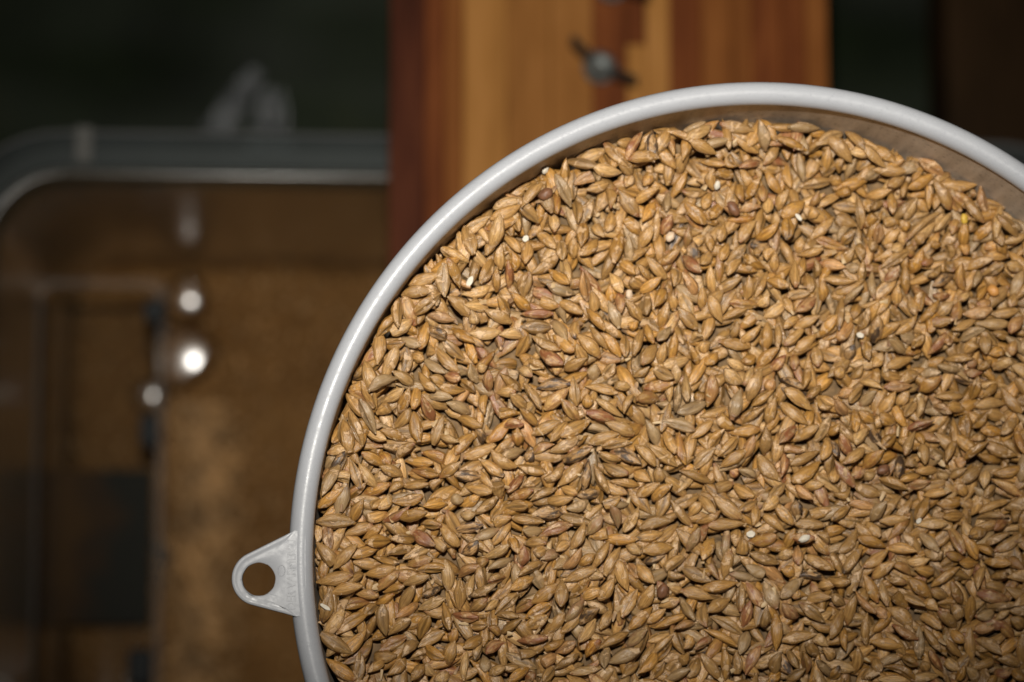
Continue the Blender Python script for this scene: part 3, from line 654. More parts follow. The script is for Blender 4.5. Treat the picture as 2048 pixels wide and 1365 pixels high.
    1741,1283,1804,1293,24,1, 1839,1254,1838,1317,22,3, 1785,1251,1834,1280,19,6, 1846,1254,1880,1302,25,0, 1926,1315,1887,1281,24,0,
    1887,1344,1856,1303,24,6, 1884,1312,1919,1341,25,2, 1938,1254,1943,1319,24,0, 2002,1307,1958,1276,25,0, 1985,1256,1950,1259,22,5,
    2033,1280,1999,1249,19,0, 1904,1263,1926,1285,22,1, 1773,1329,1833,1358,22,1, 1877,1351,1822,1359,19,2, 1771,1263,1809,1308,19,0,
    1805,1315,1833,1331,22,1, 1756,1344,1725,1354,19,0, 1758,1359,1819,1365,22,2, 1929,1331,1918,1363,20,1, 1934,1334,1958,1365,22,2,
    2025,1339,2047,1363,24,1, 2021,1348,1989,1348,20,6, 1841,1324,1858,1341,20,0, 1972,1368,1996,1356,20,1, 1749,1317,1759,1344,22,0,
]).reshape(-1, 6)
KN = 'ngpdyorb'


def top_of(x, y):
    """Mean level of the heap's surface, mm below the rim: it slopes down away from the camera."""
    return -(8.8 + 5.0 * (x * math.cos(math.radians(45)) + y * math.sin(math.radians(45))) / 95)


RES = .3
NH = int(200 / RES)
HM = np.full((NH, NH), -60.0)
ID = np.full((NH, NH), -1, int)
_gx = -100 + (np.arange(NH) + .5) * RES
GX, GY = np.meshgrid(_gx, _gx, indexing='ij')
HM = top_of(GX, GY) - 9.4
GR_ = []


def prof(t):
    return np.sin(np.pi * np.clip(t, .02, .985) ** .85) ** .72


def m2q(m_):
    q_ = Matrix([list(r_) for r_ in m_]).to_quaternion()
    return np.array([q_.w, q_.x, q_.y, q_.z])


def stamp(M_, c, L, W_, T, idx, nt=28, na=26):
    t = (np.arange(nt) + .5) / nt
    a = np.arange(na) / na * 2 * np.pi
    w_ = prof(t)[:, None]
    P = np.stack([np.broadcast_to(((t - .5) * L)[:, None], (nt, na)), W_ / 2 * w_ * np.cos(a), T / 2 * w_ * np.sin(a)], -1).reshape(-1, 3) @ M_.T + c
    i = ((P[:, 0] + 100) / RES).astype(int)
    j = ((P[:, 1] + 100) / RES).astype(int)
    ok = (i >= 0) & (i < NH) & (j >= 0) & (j < NH)
    i, j, z = i[ok], j[ok], P[ok, 2]
    o = np.argsort(z)
    i, j, z = i[o], j[o], z[o]
    up = z > HM[i, j]
    HM[i[up], j[up]] = z[up]
    ID[i[up], j[up]] = idx


def settle(tip, bas, W_, kind, crease, pitch=None, world=False, sink=.25):
    # each grain is tilted to the grains below it and lowered until it rests on them
    z = -10.0
    sg = RNG.choice([-1, 1])
    for it in range(2 if world else 3):
        if world: a3, b3 = np.array([*tip, z]), np.array([*bas, z])
        else: a3, b3 = at(*tip, z), at(*bas, z)
        d = a3 - b3
        Lp = math.hypot(d[0], d[1])
        yaw = math.atan2(d[1], d[0])
        c0 = (a3 + b3) / 2
        p0, L = 0, Lp
        if pitch is not None:
            p0 = pitch
            L = Lp / math.cos(pitch)
        elif Lp < 6.2:
            L = min(7.4, Lp * 1.12)
            p0 = math.acos(min(1, Lp / L)) * sg
        L *= 1.06
        T = W_ * .80
        u = np.array([math.cos(yaw), math.sin(yaw)])
        v = np.array([-u[1], u[0]])
        i0 = max(0, int((c0[0] - 6 + 100) / RES)); j0 = max(0, int((c0[1] - 6 + 100) / RES))
        sl = (slice(i0, min(NH, i0 + 40)), slice(j0, min(NH, j0 + 40)))
        sx, sy, h = GX[sl] - c0[0], GY[sl] - c0[1], HM[sl]
        a, b = sx * u[0] + sy * u[1], sx * v[0] + sy * v[1]
        t = a / L + .5
        mk_ = (t > .03) & (t < .97) & (np.abs(b) < W_ / 2 * prof(t))
        a, b, h = a[mk_], b[mk_], h[mk_]
        if len(a) < 8: continue
        AA = np.c_[np.ones(len(a)), a, b]
        co = np.linalg.lstsq(AA, h, rcond=None)[0]
        pit = np.clip(co[1], -.22, .22) * .7 + math.tan(p0)
        rol = np.clip(co[2], -.5, .5) * .7
        X3 = np.array([u[0], u[1], pit]); X3 /= np.linalg.norm(X3)
        Y3 = np.array([v[0], v[1], rol]); Y3 -= Y3.dot(X3) * X3; Y3 /= np.linalg.norm(Y3)
        M0 = np.stack([X3, Y3, np.cross(X3, Y3)], 1)
        wl = prof(a / L + .5)
        bt = pit * a + rol * b - T / 2 * wl * np.sqrt(np.clip(1 - (b / (W_ / 2 * wl + 1e-6)) ** 2, 0, 1))
        need = np.sort(h - bt)
        z = need[int(len(need) * .80)] - sink
        z = min(z, top_of(c0[0], c0[1]) + 2.6)
    c = np.array([c0[0], c0[1], z])
    r = math.hypot(c[0], c[1])
    e = max(np.hypot(*(c[:2] + X3[:2] * L * .475)), np.hypot(*(c[:2] - X3[:2] * L * .475)), r + .8)
    rm = 98.9 + .05 * z
    if e > rm: c[:2] *= (r - (e - rm)) / r
    ro = math.radians(180 if crease else 0) + RNG.normal(0, .45)
    if not crease and RNG.random() < .38: ro = RNG.uniform(1.2, 2.8) * RNG.choice([-1, 1])
    Rx = np.array([[1, 0, 0], [0, math.cos(ro), -math.sin(ro)], [0, math.sin(ro), math.cos(ro)]])
    stamp(M0, c, L, W_, T, len(GR_))
    GR_.append((c, m2q(M0 @ Rx), (L, W_, T), kind))


def random_grain(x, y, flat, sink=.25):
    yaw = RNG.random() * 6.283
    L = RNG.uniform(6.7, 8.1)
    p_ = RNG.normal(0, flat)
    Lp = L * math.cos(p_)
    u = np.array([math.cos(yaw), math.sin(yaw)]) * Lp / 2
    settle(np.array([x, y]) + u, np.array([x, y]) - u, RNG.uniform(2.75, 3.4), RNG.choice(8, p=[.42, .22, .13, .11, .07, .02, .02, .01]),
           RNG.random() < .2, p_, True, sink)


def scatter(n, gap, test, flat):
    pts = []
    cell = {}
    for _ in range(n * 40):
        if len(pts) >= n: break
        r, th = 97.0 * math.sqrt(RNG.random()), RNG.random() * 6.283
        x, y = r * math.cos(th), r * math.sin(th)
        if not test(x, y): continue
        k = (int(x // gap), int(y // gap))
        if any((x - p[0]) ** 2 + (y - p[1]) ** 2 < gap * gap for i in (-1, 0, 1) for j in (-1, 0, 1) for p in cell.get((k[0] + i, k[1] + j), ())): continue
        cell.setdefault(k, []).append((x, y))
        pts.append((x, y))
    for x, y in pts: random_grain(x, y, flat)


def project(p):
    c = ROT.T @ np.asarray(p, float) + CEN
    return 1024 + FPX * c[0] / c[2], 682.5 + FPX * c[1] / c[2]


def framed(x, y, margin):
    p = project((x, y, -10))
    return -margin < p[0] < 2048 + margin and -margin < p[1] < 1365 + margin


TREND = top_of(GX, GY)


def pour(n, test, flat, pick=14):
    # every grain rolls to the lowest of a few spots, so hollows fill first
    for _ in range(n):
        best = None
        while best is None or k < pick:
            k = 0 if best is None else k
            r, th = 97.0 * math.sqrt(RNG.random()), RNG.random() * 6.283
            x, y = r * math.cos(th), r * math.sin(th)
            if not test(x, y): continue
            i, j = int((x + 100) / RES), int((y + 100) / RES)
            h = (HM[i - 3:i + 4, j - 3:j + 4] - TREND[i - 3:i + 4, j - 3:j + 4]).mean()
            if best is None or h < best[0]: best = (h, x, y)
            k += 1
        random_grain(best[1], best[2], flat, .35)


pour(2700, lambda x, y: True, .14)
print('lower layers', np.percentile((HM - top_of(GX, GY))[np.hypot(GX, GY) < 90], [5, 25, 50, 75, 95]))
pour(1000, lambda x, y: not framed(x, y, 6), .18)
order = sorted(range(len(SEEN)), key=lambda i: math.hypot(SEEN[i][0] - SEEN[i][2], SEEN[i][1] - SEEN[i][3]) * SEEN[i][4] + RNG.normal(0, 150))
for i in order:
    px, py, qx, qy, wpx, kd = SEEN[i]
    settle((px, py), (qx, qy), float(np.clip(wpx / 8.9, 2.65, 4.1)), int(kd) % 10, kd >= 10)
print('top', np.percentile((HM - top_of(GX, GY))[np.hypot(GX, GY) < 90], [5, 25, 50, 75, 95]))
pour(130, lambda x, y: math.hypot(x, y) > 92 and framed(x, y, 0), .15, 9)   # fill the hollows along the wall
vis = np.bincount(ID[ID >= 0], minlength=len(GR_))
rank = []
for i, g in enumerate(GR_):
    x, y, z = g[0]
    ii, jj = int((x + 100) / RES), int((y + 100) / RES)
    top = np.median(HM[max(0, ii - 5):ii + 6, max(0, jj - 5):jj + 6])
    px, py = project(g[0])
    shown = 8 < px < 2040 and 8 < py < 1357
    if vis[i] > 3 or z + 1.2 > top - 3.6: rank.append((vis[i] if shown else 0, i))
rank.sort(reverse=True)
sel = [i for _, i in rank]
POS = np.array([GR_[i][0] for i in sel])
QUA = np.array([GR_[i][1] for i in sel])
LWT = np.array([GR_[i][2] for i in sel])
KIN = np.array([GR_[i][3] for i in sel])
NG = len(sel)
print('grains', len(GR_), 'kept', NG)


def heap_z(x, y):
    ii, jj = int((x + 100) / RES), int((y + 100) / RES)
    return float(HM[max(0, ii - 2):ii + 3, max(0, jj - 2):jj + 3].max())


BASE = {'n': (.462, .262, .086), 'g': (.462, .242, .058), 'p': (.56, .345, .138), 'd': (.35, .218, .092),
        'y': (.38, .215, .070), 'o': (.52, .285, .11), 'r': (.47, .26, .11), 'b': (.44, .26, .11)}


def qmat(q):
    w_, x, y, z = q.T
    return np.stack([1 - 2 * (y * y + z * z), 2 * (x * y - z * w_), 2 * (x * z + y * w_), 2 * (x * y + z * w_), 1 - 2 * (x * x + z * z),
                     2 * (y * z - x * w_), 2 * (x * z - y * w_), 2 * (y * z + x * w_), 1 - 2 * (x * x + y * y)], -1).reshape(-1, 3, 3)


def grain_mesh(idx, nt, na):
    """Vertices, quads and attributes of many barley grains; each has its own proportions, bend, ribs and crease."""
    n = len(idx)
    rg = RNG
    L, Wd, T = LWT[idx].T
    t = (1 - np.cos(np.linspace(0.10, math.pi - .06, nt))) / 2
    a = np.arange(na) / na * 2 * math.pi
    e1 = rg.uniform(.78, .92, n)[:, None]
    e2 = rg.uniform(.68, .88, n)[:, None]
    cutk = np.where(rg.random(n) < .08, rg.uniform(.55, .78, n), 1.0)[:, None]      # some are broken off
    tn = t[None] * cutk
    w_ = np.sin(math.pi * np.clip(tn, .012, .99) ** e1) ** e2                 # n,nt
    # the tip carries the stub of the awn, the base is blunt
    tipw = rg.uniform(.08, .20, n)[:, None]
    basew = rg.uniform(.22, .42, n)[:, None]
    w_ = np.where(tn > .8, np.maximum(w_, tipw), w_)
    w_ = np.where(t[None] < .08, np.maximum(w_, basew), w_)
    endc = np.ones((n, nt)); endc[:, 0] = .55; endc[:, -1] = .7
    w_ = w_ * endc
    A = a[None, None]
    cy, sz = np.cos(A), np.sin(A)
    belly = rg.uniform(.8, 1.0, n)[:, None, None]
    fade = np.sin(math.pi * t)[None, :, None] ** .5
    rib = np.zeros((n, nt, na))
    ra = rg.uniform(.11, .27, n)[:, None, None]
    for c, k in ((90, 1.0), (42, .9), (138, .9), (4, .8), (176, .8)):
        d = np.angle(np.exp(1j * (a - math.radians(c))))
        rib += k * np.exp(-(d / .13) ** 2)[None, None]
    # flat facets between the ribs make the grain slightly angular
    rad = 1 + ra * (rib - .35) * fade
    d = np.angle(np.exp(1j * (a + math.pi / 2)))
    cd_ = rg.uniform(.35, .7, n)[:, None, None]
    rad = rad - cd_ * np.exp(-(d / .30) ** 2)[None, None] * fade
    # one lip of the crease overlaps
    rad = rad + .10 * np.exp(-((d - .55) / .25) ** 2)[None, None] * fade + .07 * np.exp(-((d + .55) / .25) ** 2)[None, None] * fade
    # wrinkles and dents
    ph = rg.uniform(0, 6.28, (n, 4, 1, 1))
    tt = t[None, :, None]
    wr = .022 * np.sin(tt * 17 + 3 * np.sin(A + ph[:, 0]) + ph[:, 1]) + .02 * np.sin(tt * 9 - 2 * A + ph[:, 2]) + .014 * np.sin(tt * 26 + A * 5 + ph[:, 3])
    rad = rad + wr * rg.uniform(.4, 1.7, n)[:, None, None]
    x = (tn[:, :, None] - .5) * L[:, None, None] * np.ones((1, 1, na))
    y = Wd[:, None, None] / 2 * w_[:, :, None] * rad * cy
    z = T[:, None, None] / 2 * w_[:, :, None] * rad * np.where(sz > 0, sz, sz * belly)
    # bend and twist
    bz = rg.normal(0, .26, n)[:, None, None]
    by = rg.normal(0, .30, n)[:, None, None]
    u = (t[None, :, None] - .5) * 2
    z = z + bz * (u * u - .35)
    y = y + by * (u * u - .35)
    tw = rg.normal(0, .22, n)[:, None, None] * u
    y, z = y * np.cos(tw) - z * np.sin(tw), y * np.sin(tw) + z * np.cos(tw)
    P = np.stack([x, y, z], -1).reshape(n, -1, 3)
    loc = P + rg.uniform(-200, 200, (n, 1, 3))
    Pw = np.einsum('nij,nvj->nvi', qmat(QUA[idx]), P) + POS[idx][:, None]
    # faces
    q = []
    for i in range(nt - 1):
        for j in range(na):
            k = (j + 1) % na
            q.append((i * na + j, i * na + k, (i + 1) * na + k, (i + 1) * na + j))
    q = np.array(q)
    caps = [tuple(range(na))[::-1], tuple((nt - 1) * na + j for j in range(na))]
    # colours
    col = np.array([BASE[KN[k]] for k in KIN[idx]])
    v = rg.normal(1, .13, (n, 1)).clip(.7, 1.28)
    hue = rg.normal(0, .03, (n, 1))
    col = col * v * np.concatenate([1 + hue * .3, 1 - hue * .2, 1 - hue * 1.8], 1)
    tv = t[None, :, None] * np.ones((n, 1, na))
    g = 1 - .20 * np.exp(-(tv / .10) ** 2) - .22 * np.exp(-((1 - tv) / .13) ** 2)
    g = g - .45 * np.exp(-(d / .20) ** 2)[None, None]  # brown crease, darkened further to put its shade into the tint
    g = g + (.42 * rib - .21) * fade  # ribs lighter than the hollows: relief shading put into the tint
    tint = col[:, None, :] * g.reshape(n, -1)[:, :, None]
    endr = (rg.random(n) < .3)[:, None, None] * np.exp(-(tv / .16) ** 2)
    red = (KIN[idx] == 6)[:, None, None] * np.ones_like(tv) * .95 + (KIN[idx] == 5)[:, None, None] * .25 + endr * .8 + (rg.random(n) < .07)[:, None, None] * .5
    blk = (KIN[idx] == 7)[:, None, None] * np.ones_like(tv) + (rg.random(n) < .05)[:, None, None] * np.exp(-(tv / .2) ** 2)
    dul = (KIN[idx] == 3)[:, None, None] * np.ones_like(tv) * .6 + rg.uniform(0, .24, n)[:, None, None]
    mark = np.stack([red.clip(0, 1), blk.clip(0, 1), np.broadcast_to(dul, tv.shape).clip(0, 1)], -1).reshape(n, -1, 3)
    return Pw, q, caps, tint, loc, mark


def fill(me, V, q, caps, tint, loc, mark, origin):
    n, nv = V.shape[:2]
    P = ((V + [0, 0, RIM]) * MM - origin).reshape(-1, 3)
    nq = len(q)
    off = (np.arange(n) * nv)[:, None, None]
    Q = (q[None] + off).reshape(-1)
    C = np.array(caps)[None] + off
    na = C.shape[2]
    me.vertices.add(n * nv)
    me.vertices.foreach_set('co', P.ravel())
    loops = np.concatenate([Q, C.reshape(-1)])
    me.loops.add(len(loops))
    me.loops.foreach_set('vertex_index', loops.astype('i4'))
    starts = np.concatenate([np.arange(n * nq) * 4, n * nq * 4 + np.arange(n * 2) * na])
    me.polygons.add(len(starts))
    me.polygons.foreach_set('loop_start', starts.astype('i4'))
    me.update(calc_edges=True)
    me.polygons.foreach_set('use_smooth', np.ones(len(starts), dtype=bool))
    at_ = me.attributes.new('tint', 'FLOAT_COLOR', 'POINT')
    at_.data.foreach_set('color', np.concatenate([tint.reshape(-1, 3), np.ones((n * nv, 1))], 1).astype('f4').ravel())
    at_ = me.attributes.new('mark', 'FLOAT_COLOR', 'POINT')
    at_.data.foreach_set('color', np.concatenate([mark.reshape(-1, 3), np.ones((n * nv, 1))], 1).astype('f4').ravel())
    at_ = me.attributes.new('loc', 'FLOAT_VECTOR', 'POINT')
    at_.data.foreach_set('vector', loc.astype('f4').ravel())
    me.materials.append(GRAIN)
    me.validate()


NUM = 'zero one two three four five six seven eight nine ten eleven twelve thirteen fourteen'.split()
LOOK = {'n': ['tan', 'beige', 'buff', 'sandy'], 'g': ['golden', 'honey-coloured', 'amber', 'yellow-tan'], 'p': ['pale straw', 'pale cream', 'light buff', 'pale'],
        'd': ['dull greyish', 'grey-tan', 'dusty grey', 'dull tan'], 'y': ['olive-brown', 'dark golden', 'brownish', 'deep tan'],
        'o': ['orange-tinged', 'orange-tan', 'warm orange', 'orange-brown'], 'r': ['red-brown stained', 'rust-patched', 'reddish brown', 'rust-stained'],
        'b': ['black-blotched', 'dark-stained', 'black-marked', 'blackened']}


def clock(deg_up_cw, half=True):
    h = (deg_up_cw / 30.0) % 12
    k = round(h * 2) / 2 % 12 if half else round(h) % 12
    b = int(k)
    nm = NUM[12 if b == 0 else b]
    return ('half past ' + nm) if k != b else (nm + " o'clock")


TOP = 300
used = {}
V, q, caps, tint, loc, mark = grain_mesh(np.arange(TOP), 26, 22)
for i in range(TOP):
    org = (POS[i] + [0, 0, RIM]) * MM
    me = bpy.data.meshes.new('barley_grain')
    fill(me, V[i:i + 1], q, caps, tint[i:i + 1], loc[i:i + 1], mark[i:i + 1], org)
    o = bpy.data.objects.new('barley_grain', me)
    o.location = org
    COL.objects.link(o)
    k = KN[KIN[i]]
    x, y = POS[i][:2]
    r = math.hypot(x, y)
    steps = max(0, round((99 - r) / 8.0))
    where = 'against the funnel wall' if steps == 0 else ('one grain-length from rim' if steps == 1 else NUM[min(steps, 12)] + ' grain-lengths from rim')
    cl = clock(math.degrees(math.atan2(x, y)))
    ax_ = qmat(QUA[i:i + 1])[0][:, 0]
    tip = clock(math.degrees(math.atan2(ax_[0], ax_[1])), False)
    size = 'plump' if LWT[i][1] > 3.3 else ('slender' if LWT[i][1] < 2.75 else ('long' if LWT[i][0] > 8.2 else ('short' if LWT[i][0] < 6.3 else '')))
    for c in LOOK[k]:
        lab = ' '.join(f"{c} {size} grain {where} at {cl}, tip toward {tip}".split())
        if lab not in used: break
    used[lab] = 1
    tag(o, lab, 'barley grain', 'malted barley grains lying on top of the heap')

mid_n = min(NG, 2000)
bm_parts = [(np.arange(TOP, mid_n), 18, 16), (np.arange(mid_n, NG), 11, 10)]
sets = [grain_mesh(*b) for b in bm_parts]
# one mesh out of the two levels of detail
tmp = []
for st in sets:
    me = bpy.data.meshes.new('tmp')
    fill(me, *st, np.zeros(3))
    tmp.append(me)
a_, b_ = [bpy.data.objects.new('barley_heap', t_) for t_ in tmp]
for o in (a_, b_): COL.objects.link(o)
bpy.context.view_layer.update()
for o in S.objects: o.select_set(False)
a_.select_set(True); b_.select_set(True)
bpy.context.view_layer.objects.active = a_
bpy.ops.object.join()
heap = a_
heap.name = 'malted_barley'
tag(heap, 'rest of the malted barley grains filling the white funnel', 'malted barley', None, 'stuff')

# bed of grain below the visible layers
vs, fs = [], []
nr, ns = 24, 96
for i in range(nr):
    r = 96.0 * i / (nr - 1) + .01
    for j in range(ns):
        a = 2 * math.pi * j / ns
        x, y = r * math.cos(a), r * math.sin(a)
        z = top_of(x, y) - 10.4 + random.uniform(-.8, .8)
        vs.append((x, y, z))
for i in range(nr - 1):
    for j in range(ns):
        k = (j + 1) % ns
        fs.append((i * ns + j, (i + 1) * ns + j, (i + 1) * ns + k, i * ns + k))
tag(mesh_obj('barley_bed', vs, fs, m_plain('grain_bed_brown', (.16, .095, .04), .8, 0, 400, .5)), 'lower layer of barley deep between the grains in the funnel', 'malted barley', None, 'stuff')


# crumbs and odd seeds
def blob(name, c, size, mat, lab, cat, group=None, rough=.18, seed=0, nseg=(10, 12), cut=False):
    rg = random.Random(seed)
    vs, fs = [], []
    nt, na = nseg
    th = rg.uniform(0, 3.14)
    ph = [rg.uniform(0, 6.28) for _ in range(4)]
    for i in range(nt):
        p = math.pi * (i + .5) / nt
        for j in range(na):
            a = 2 * math.pi * j / na
            k = 1 + rough * (math.sin(2 * a + ph[0]) * math.sin(p) + .6 * math.sin(3 * p + ph[1] + a) + .4 * math.sin(5 * a + ph[2]))
            x, y, z = math.sin(p) * math.cos(a) * k, math.sin(p) * math.sin(a) * k, math.cos(p) * k
            if cut: z = min(z, .35)
            x, y, z = x * size[0] / 2, y * size[1] / 2, z * size[2] / 2
            vs.append((x * math.cos(th) - y * math.sin(th), x * math.sin(th) + y * math.cos(th), z))
    for i in range(nt - 1):
        for j in range(na):
            k = (j + 1) % na
            fs.append((i * na + j, (i + 1) * na + j, (i + 1) * na + k, i * na + k))
    fs.append(tuple(range(na)))
    fs.append(tuple((nt - 1) * na + j for j in reversed(range(na))))
    me = bpy.data.meshes.new(name)
    me.from_pydata([Vector(v) * MM for v in vs], [], fs)
    me.polygons.foreach_set('use_smooth', [True] * len(me.polygons))
    me.materials.append(mat)
    o = bpy.data.objects.new(name, me)
    o.location = W(c)
    COL.objects.link(o)
    return tag(o, lab, cat, group)


CRUMB = m_plain('white_endosperm', (.62, .56, .46), .7, 0, 900, .12)
SEEDM = m_plain('cream_seed', (.62, .46, .32), .5, 0, 900, .15)
PEAM = m_plain('orange_seed', (.58, .27, .07), .5, 0, 500, .12)
YEL = m_plain('yellow_kernel', (.62, .40, .06), .4, 0, 500, .15)
REDS = m_plain('chestnut_seed', (.17, .075, .036), .5, 0, 500, .4)
for nm, px, py, z, sz, mt, lab, cat in [
    ('endosperm_crumb', 1090, 340, -9.5, (1.9, 1.6, 1.5), CRUMB, 'round white crumb touching the funnel wall at the ten-thirty position', 'crumb'),
    ('endosperm_crumb', 1434, 371, -12.6, (1.3, 2.2, 1.3), CRUMB, 'oval white crumb between tan grains near the top of the heap', 'crumb'),
    ('endosperm_crumb', 1597, 435, -12.4, (2.0, 1.0, 1.0), CRUMB, 'narrow white crumb poking out from under a golden grain', 'crumb'),
    ('endosperm_crumb', 940, 563, -9.6, (2.4, 1.5, 1.0), CRUMB, 'flat white chip with pointed corners near the upper curve of rim', 'crumb'),
    ('endosperm_crumb', 1502, 1069, -9.6, (2.1, 1.5, 1.2), CRUMB, 'white broken end of a grain near the centre of the funnel', 'crumb'),
    ('endosperm_crumb', 1608, 1078, -8.4, (3.0, 1.5, 1.3), CRUMB, 'long cream-white crumb held in a dark split husk', 'crumb'),
    ('endosperm_crumb', 1051, 478, -11.6, (1.4, 1.6, 1.0), CRUMB, 'small white triangle of endosperm beside a brown grain tip', 'crumb'),
    ('endosperm_crumb', 1838, 1042, -9.6, (1.4, 1.1, 1.0), CRUMB, 'round white crumb at the foot of an upright orange-tan grain', 'crumb'),
    ('endosperm_crumb', 1720, 671, -12.4, (1.4, 1.6, 1.2), CRUMB, 'white crumb under a pale oval grain right of the heap middle', 'crumb'),
    ('endosperm_crumb', 650, 1214, -7.6, (1.0, 2.3, 1.2), CRUMB, 'white sliver against the wall just below the tab', 'crumb'),
    ('round_seed', 1341, 474, -12.4, (2.6, 2.0, 1.9), SEEDM, 'rounded pale two-lobed seed on top of the grains', 'seed'),
    ('round_seed', 1258, 590, -10.2, (1.8, 2.1, 1.5), SEEDM, 'small pinkish seed with a tiny dark hole beside a red-streaked grain', 'seed'),
    ('round_seed', 1987, 582, -12.6, (2.8, 2.8, 2.6), PEAM, 'round smooth orange seed near the right wall of the funnel', 'seed'),
    ('round_seed', 1928, 438, -14.2, (1.8, 2.2, 1.4), YEL, 'small yellow angular kernel next to the far right wall', 'seed'),
    ('round_seed', 1766, 940, -9.8, (3.2, 2.2, 2.0), REDS, 'dark chestnut-red smooth seed right of the funnel centre', 'seed'),
    ('round_seed', 1092, 388, -10.2, (2.6, 3.6, 2.3), REDS, 'glossy dark brown seed near the upper left curve of the wall', 'seed'),
    ('round_seed', 1467, 418, -12.0, (3.6, 2.6, 2.2), REDS, 'dark reddish seed lying between a golden grain and a tan grain', 'seed'),
    ('round_seed', 1325, 1182, -7.2, (2.6, 3.2, 2.2), REDS, 'nearly black shrivelled seed with an orange eye low in the heap', 'seed'),
]:
    for _ in range(2): z = heap_z(*at(px, py, z)[:2]) + .1
    z = max(z, -16.5) if abs(z) < 40 else -10
    blob(nm, at(px, py, z), sz, mt, lab, cat, 'odd crumbs and seeds among the barley', .10 if mt in (PEAM, REDS) else .16, int(px), cut=(mt is CRUMB and sz[2] < 1.25))

# chaff: flakes and slivers of husk lying between the grains
vs, fs = [], []
for n_ in range(260):
    px, py = random.uniform(600, 2060), random.uniform(180, 1380)
    p = at(px, py, -10)
    if math.hypot(p[0], p[1]) > 95: continue
    z = heap_z(p[0], p[1]) - random.uniform(0, 1.6)
    l_, w2 = random.uniform(.4, 1.2), random.uniform(.25, .6)
    a, tl, tr_ = random.uniform(0, 6.28), random.gauss(0, .35), random.gauss(0, .35)
    ca, sa = math.cos(a), math.sin(a)
    b0 = len(vs)
    for k in range(4):
        u = (k / 3 - .5) * 2 * l_
        ww = w2 * (1, .95, .8, .3)[k]
        for v_, th in ((-ww, 0), (0, .16 + .1 * math.sin(k)), (ww, 0)):
            vs.append((p[0] + u * ca - v_ * sa, p[1] + u * sa + v_ * ca, z + th + u * tl + v_ * tr_ + .12 * (u / l_) ** 2))
    for k in range(3):
        for m_ in range(2):
            q_ = b0 + k * 3 + m_
            fs.append((q_, q_ + 1, q_ + 4, q_ + 3))
M = Mat('chaff_flakes')
c = M.ramp(M.noise(260, 2, M.obj()), [(.35, (.22, .12, .06)), (.5, (.42, .27, .13)), (.65, (.56, .41, .23))])
M.l(c, M.p.inputs['Base Color'])
M.set(Roughness=.6)
tag(mesh_obj('chaff', vs, fs, M.m), 'fine chaff and husk flakes caught between the barley grains', 'chaff', None, 'stuff')

# ------------------------------------------------------------------ wooden board under the funnel
TONES = {'dark': ((.035, .009, .004), (.065, .017, .007), (.11, .032, .012)),
         'rust': ((.08, .021, .006), (.125, .034, .009), (.19, .058, .015)),
         'mid': ((.13, .042, .010), (.18, .061, .014), (.24, .088, .022)),
         'tan': ((.18, .072, .017), (.235, .096, .023), (.29, .125, .034)),
         'light': ((.25, .108, .026), (.31, .138, .034), (.37, .172, .050))}
board = empty('wooden_board', (-6, 40, -270))
tag(board, 'laminated board of red-brown and honey wood strips lying beneath the funnel', 'wooden board')
ZB0, ZB1 = -270.0, -250.0


def bx(px): return -78.6 + (px - 780) * .16645


strips = [(780, 850, 'dark', None), (850, 888, 'rust', None), (888, 925, 'mid', None), (925, 1012, 'light', None), (1012, 1098, 'tan', None),
          (1098, 1182, 'tan', None), (1182, 1250, 'rust', None), (1250, 1288, 'split', 88), (1288, 1336, 'light', None), (1336, 1400, 'rust', None),
          (1400, 1462, 'mid', None), (1462, 1500, 'mid', None), (1500, 1562, 'rust', None), (1562, 1610, 'rust', None), (1610, 1655, 'mid', None)]
ylo, yhi = -155.0, 262.0
for i, (a, b, tone, cut) in enumerate(strips):
    runs = [(ylo, yhi, tone)]
    if tone == 'split':
        yc = at(1265, cut, -250)[1]
        runs = [(ylo, yc - .1, 'light'), (yc + .1, yhi, 'rust')]
    elif i % 3 == 1:
        yc = -20 + 13 * i
        runs = [(ylo, yc - .1, 'tan'), (yc + .1, yhi, tone)]
    for (y0, y1, tn) in runs:
        v, f = box(bx(a) + .06, bx(b) - .06, y0, y1, ZB0, ZB1 + (i * 7 % 3) * .06)
        bevel(mesh_obj('wood_strip', v, f, m_wood('wood_' + tn, *TONES[tn], i * 3.7 + y0 * .01), board, False), .35, 2)


# wing nuts
DARKM = m_plain('shaded_steel', (.05, .052, .048), .5, .6, 300, .3)  # dark tone of the wings is shade put into the metal colour
BRM = m_plain('bright_zinc', (.13, .14, .135), .45, .6, 400, .35)


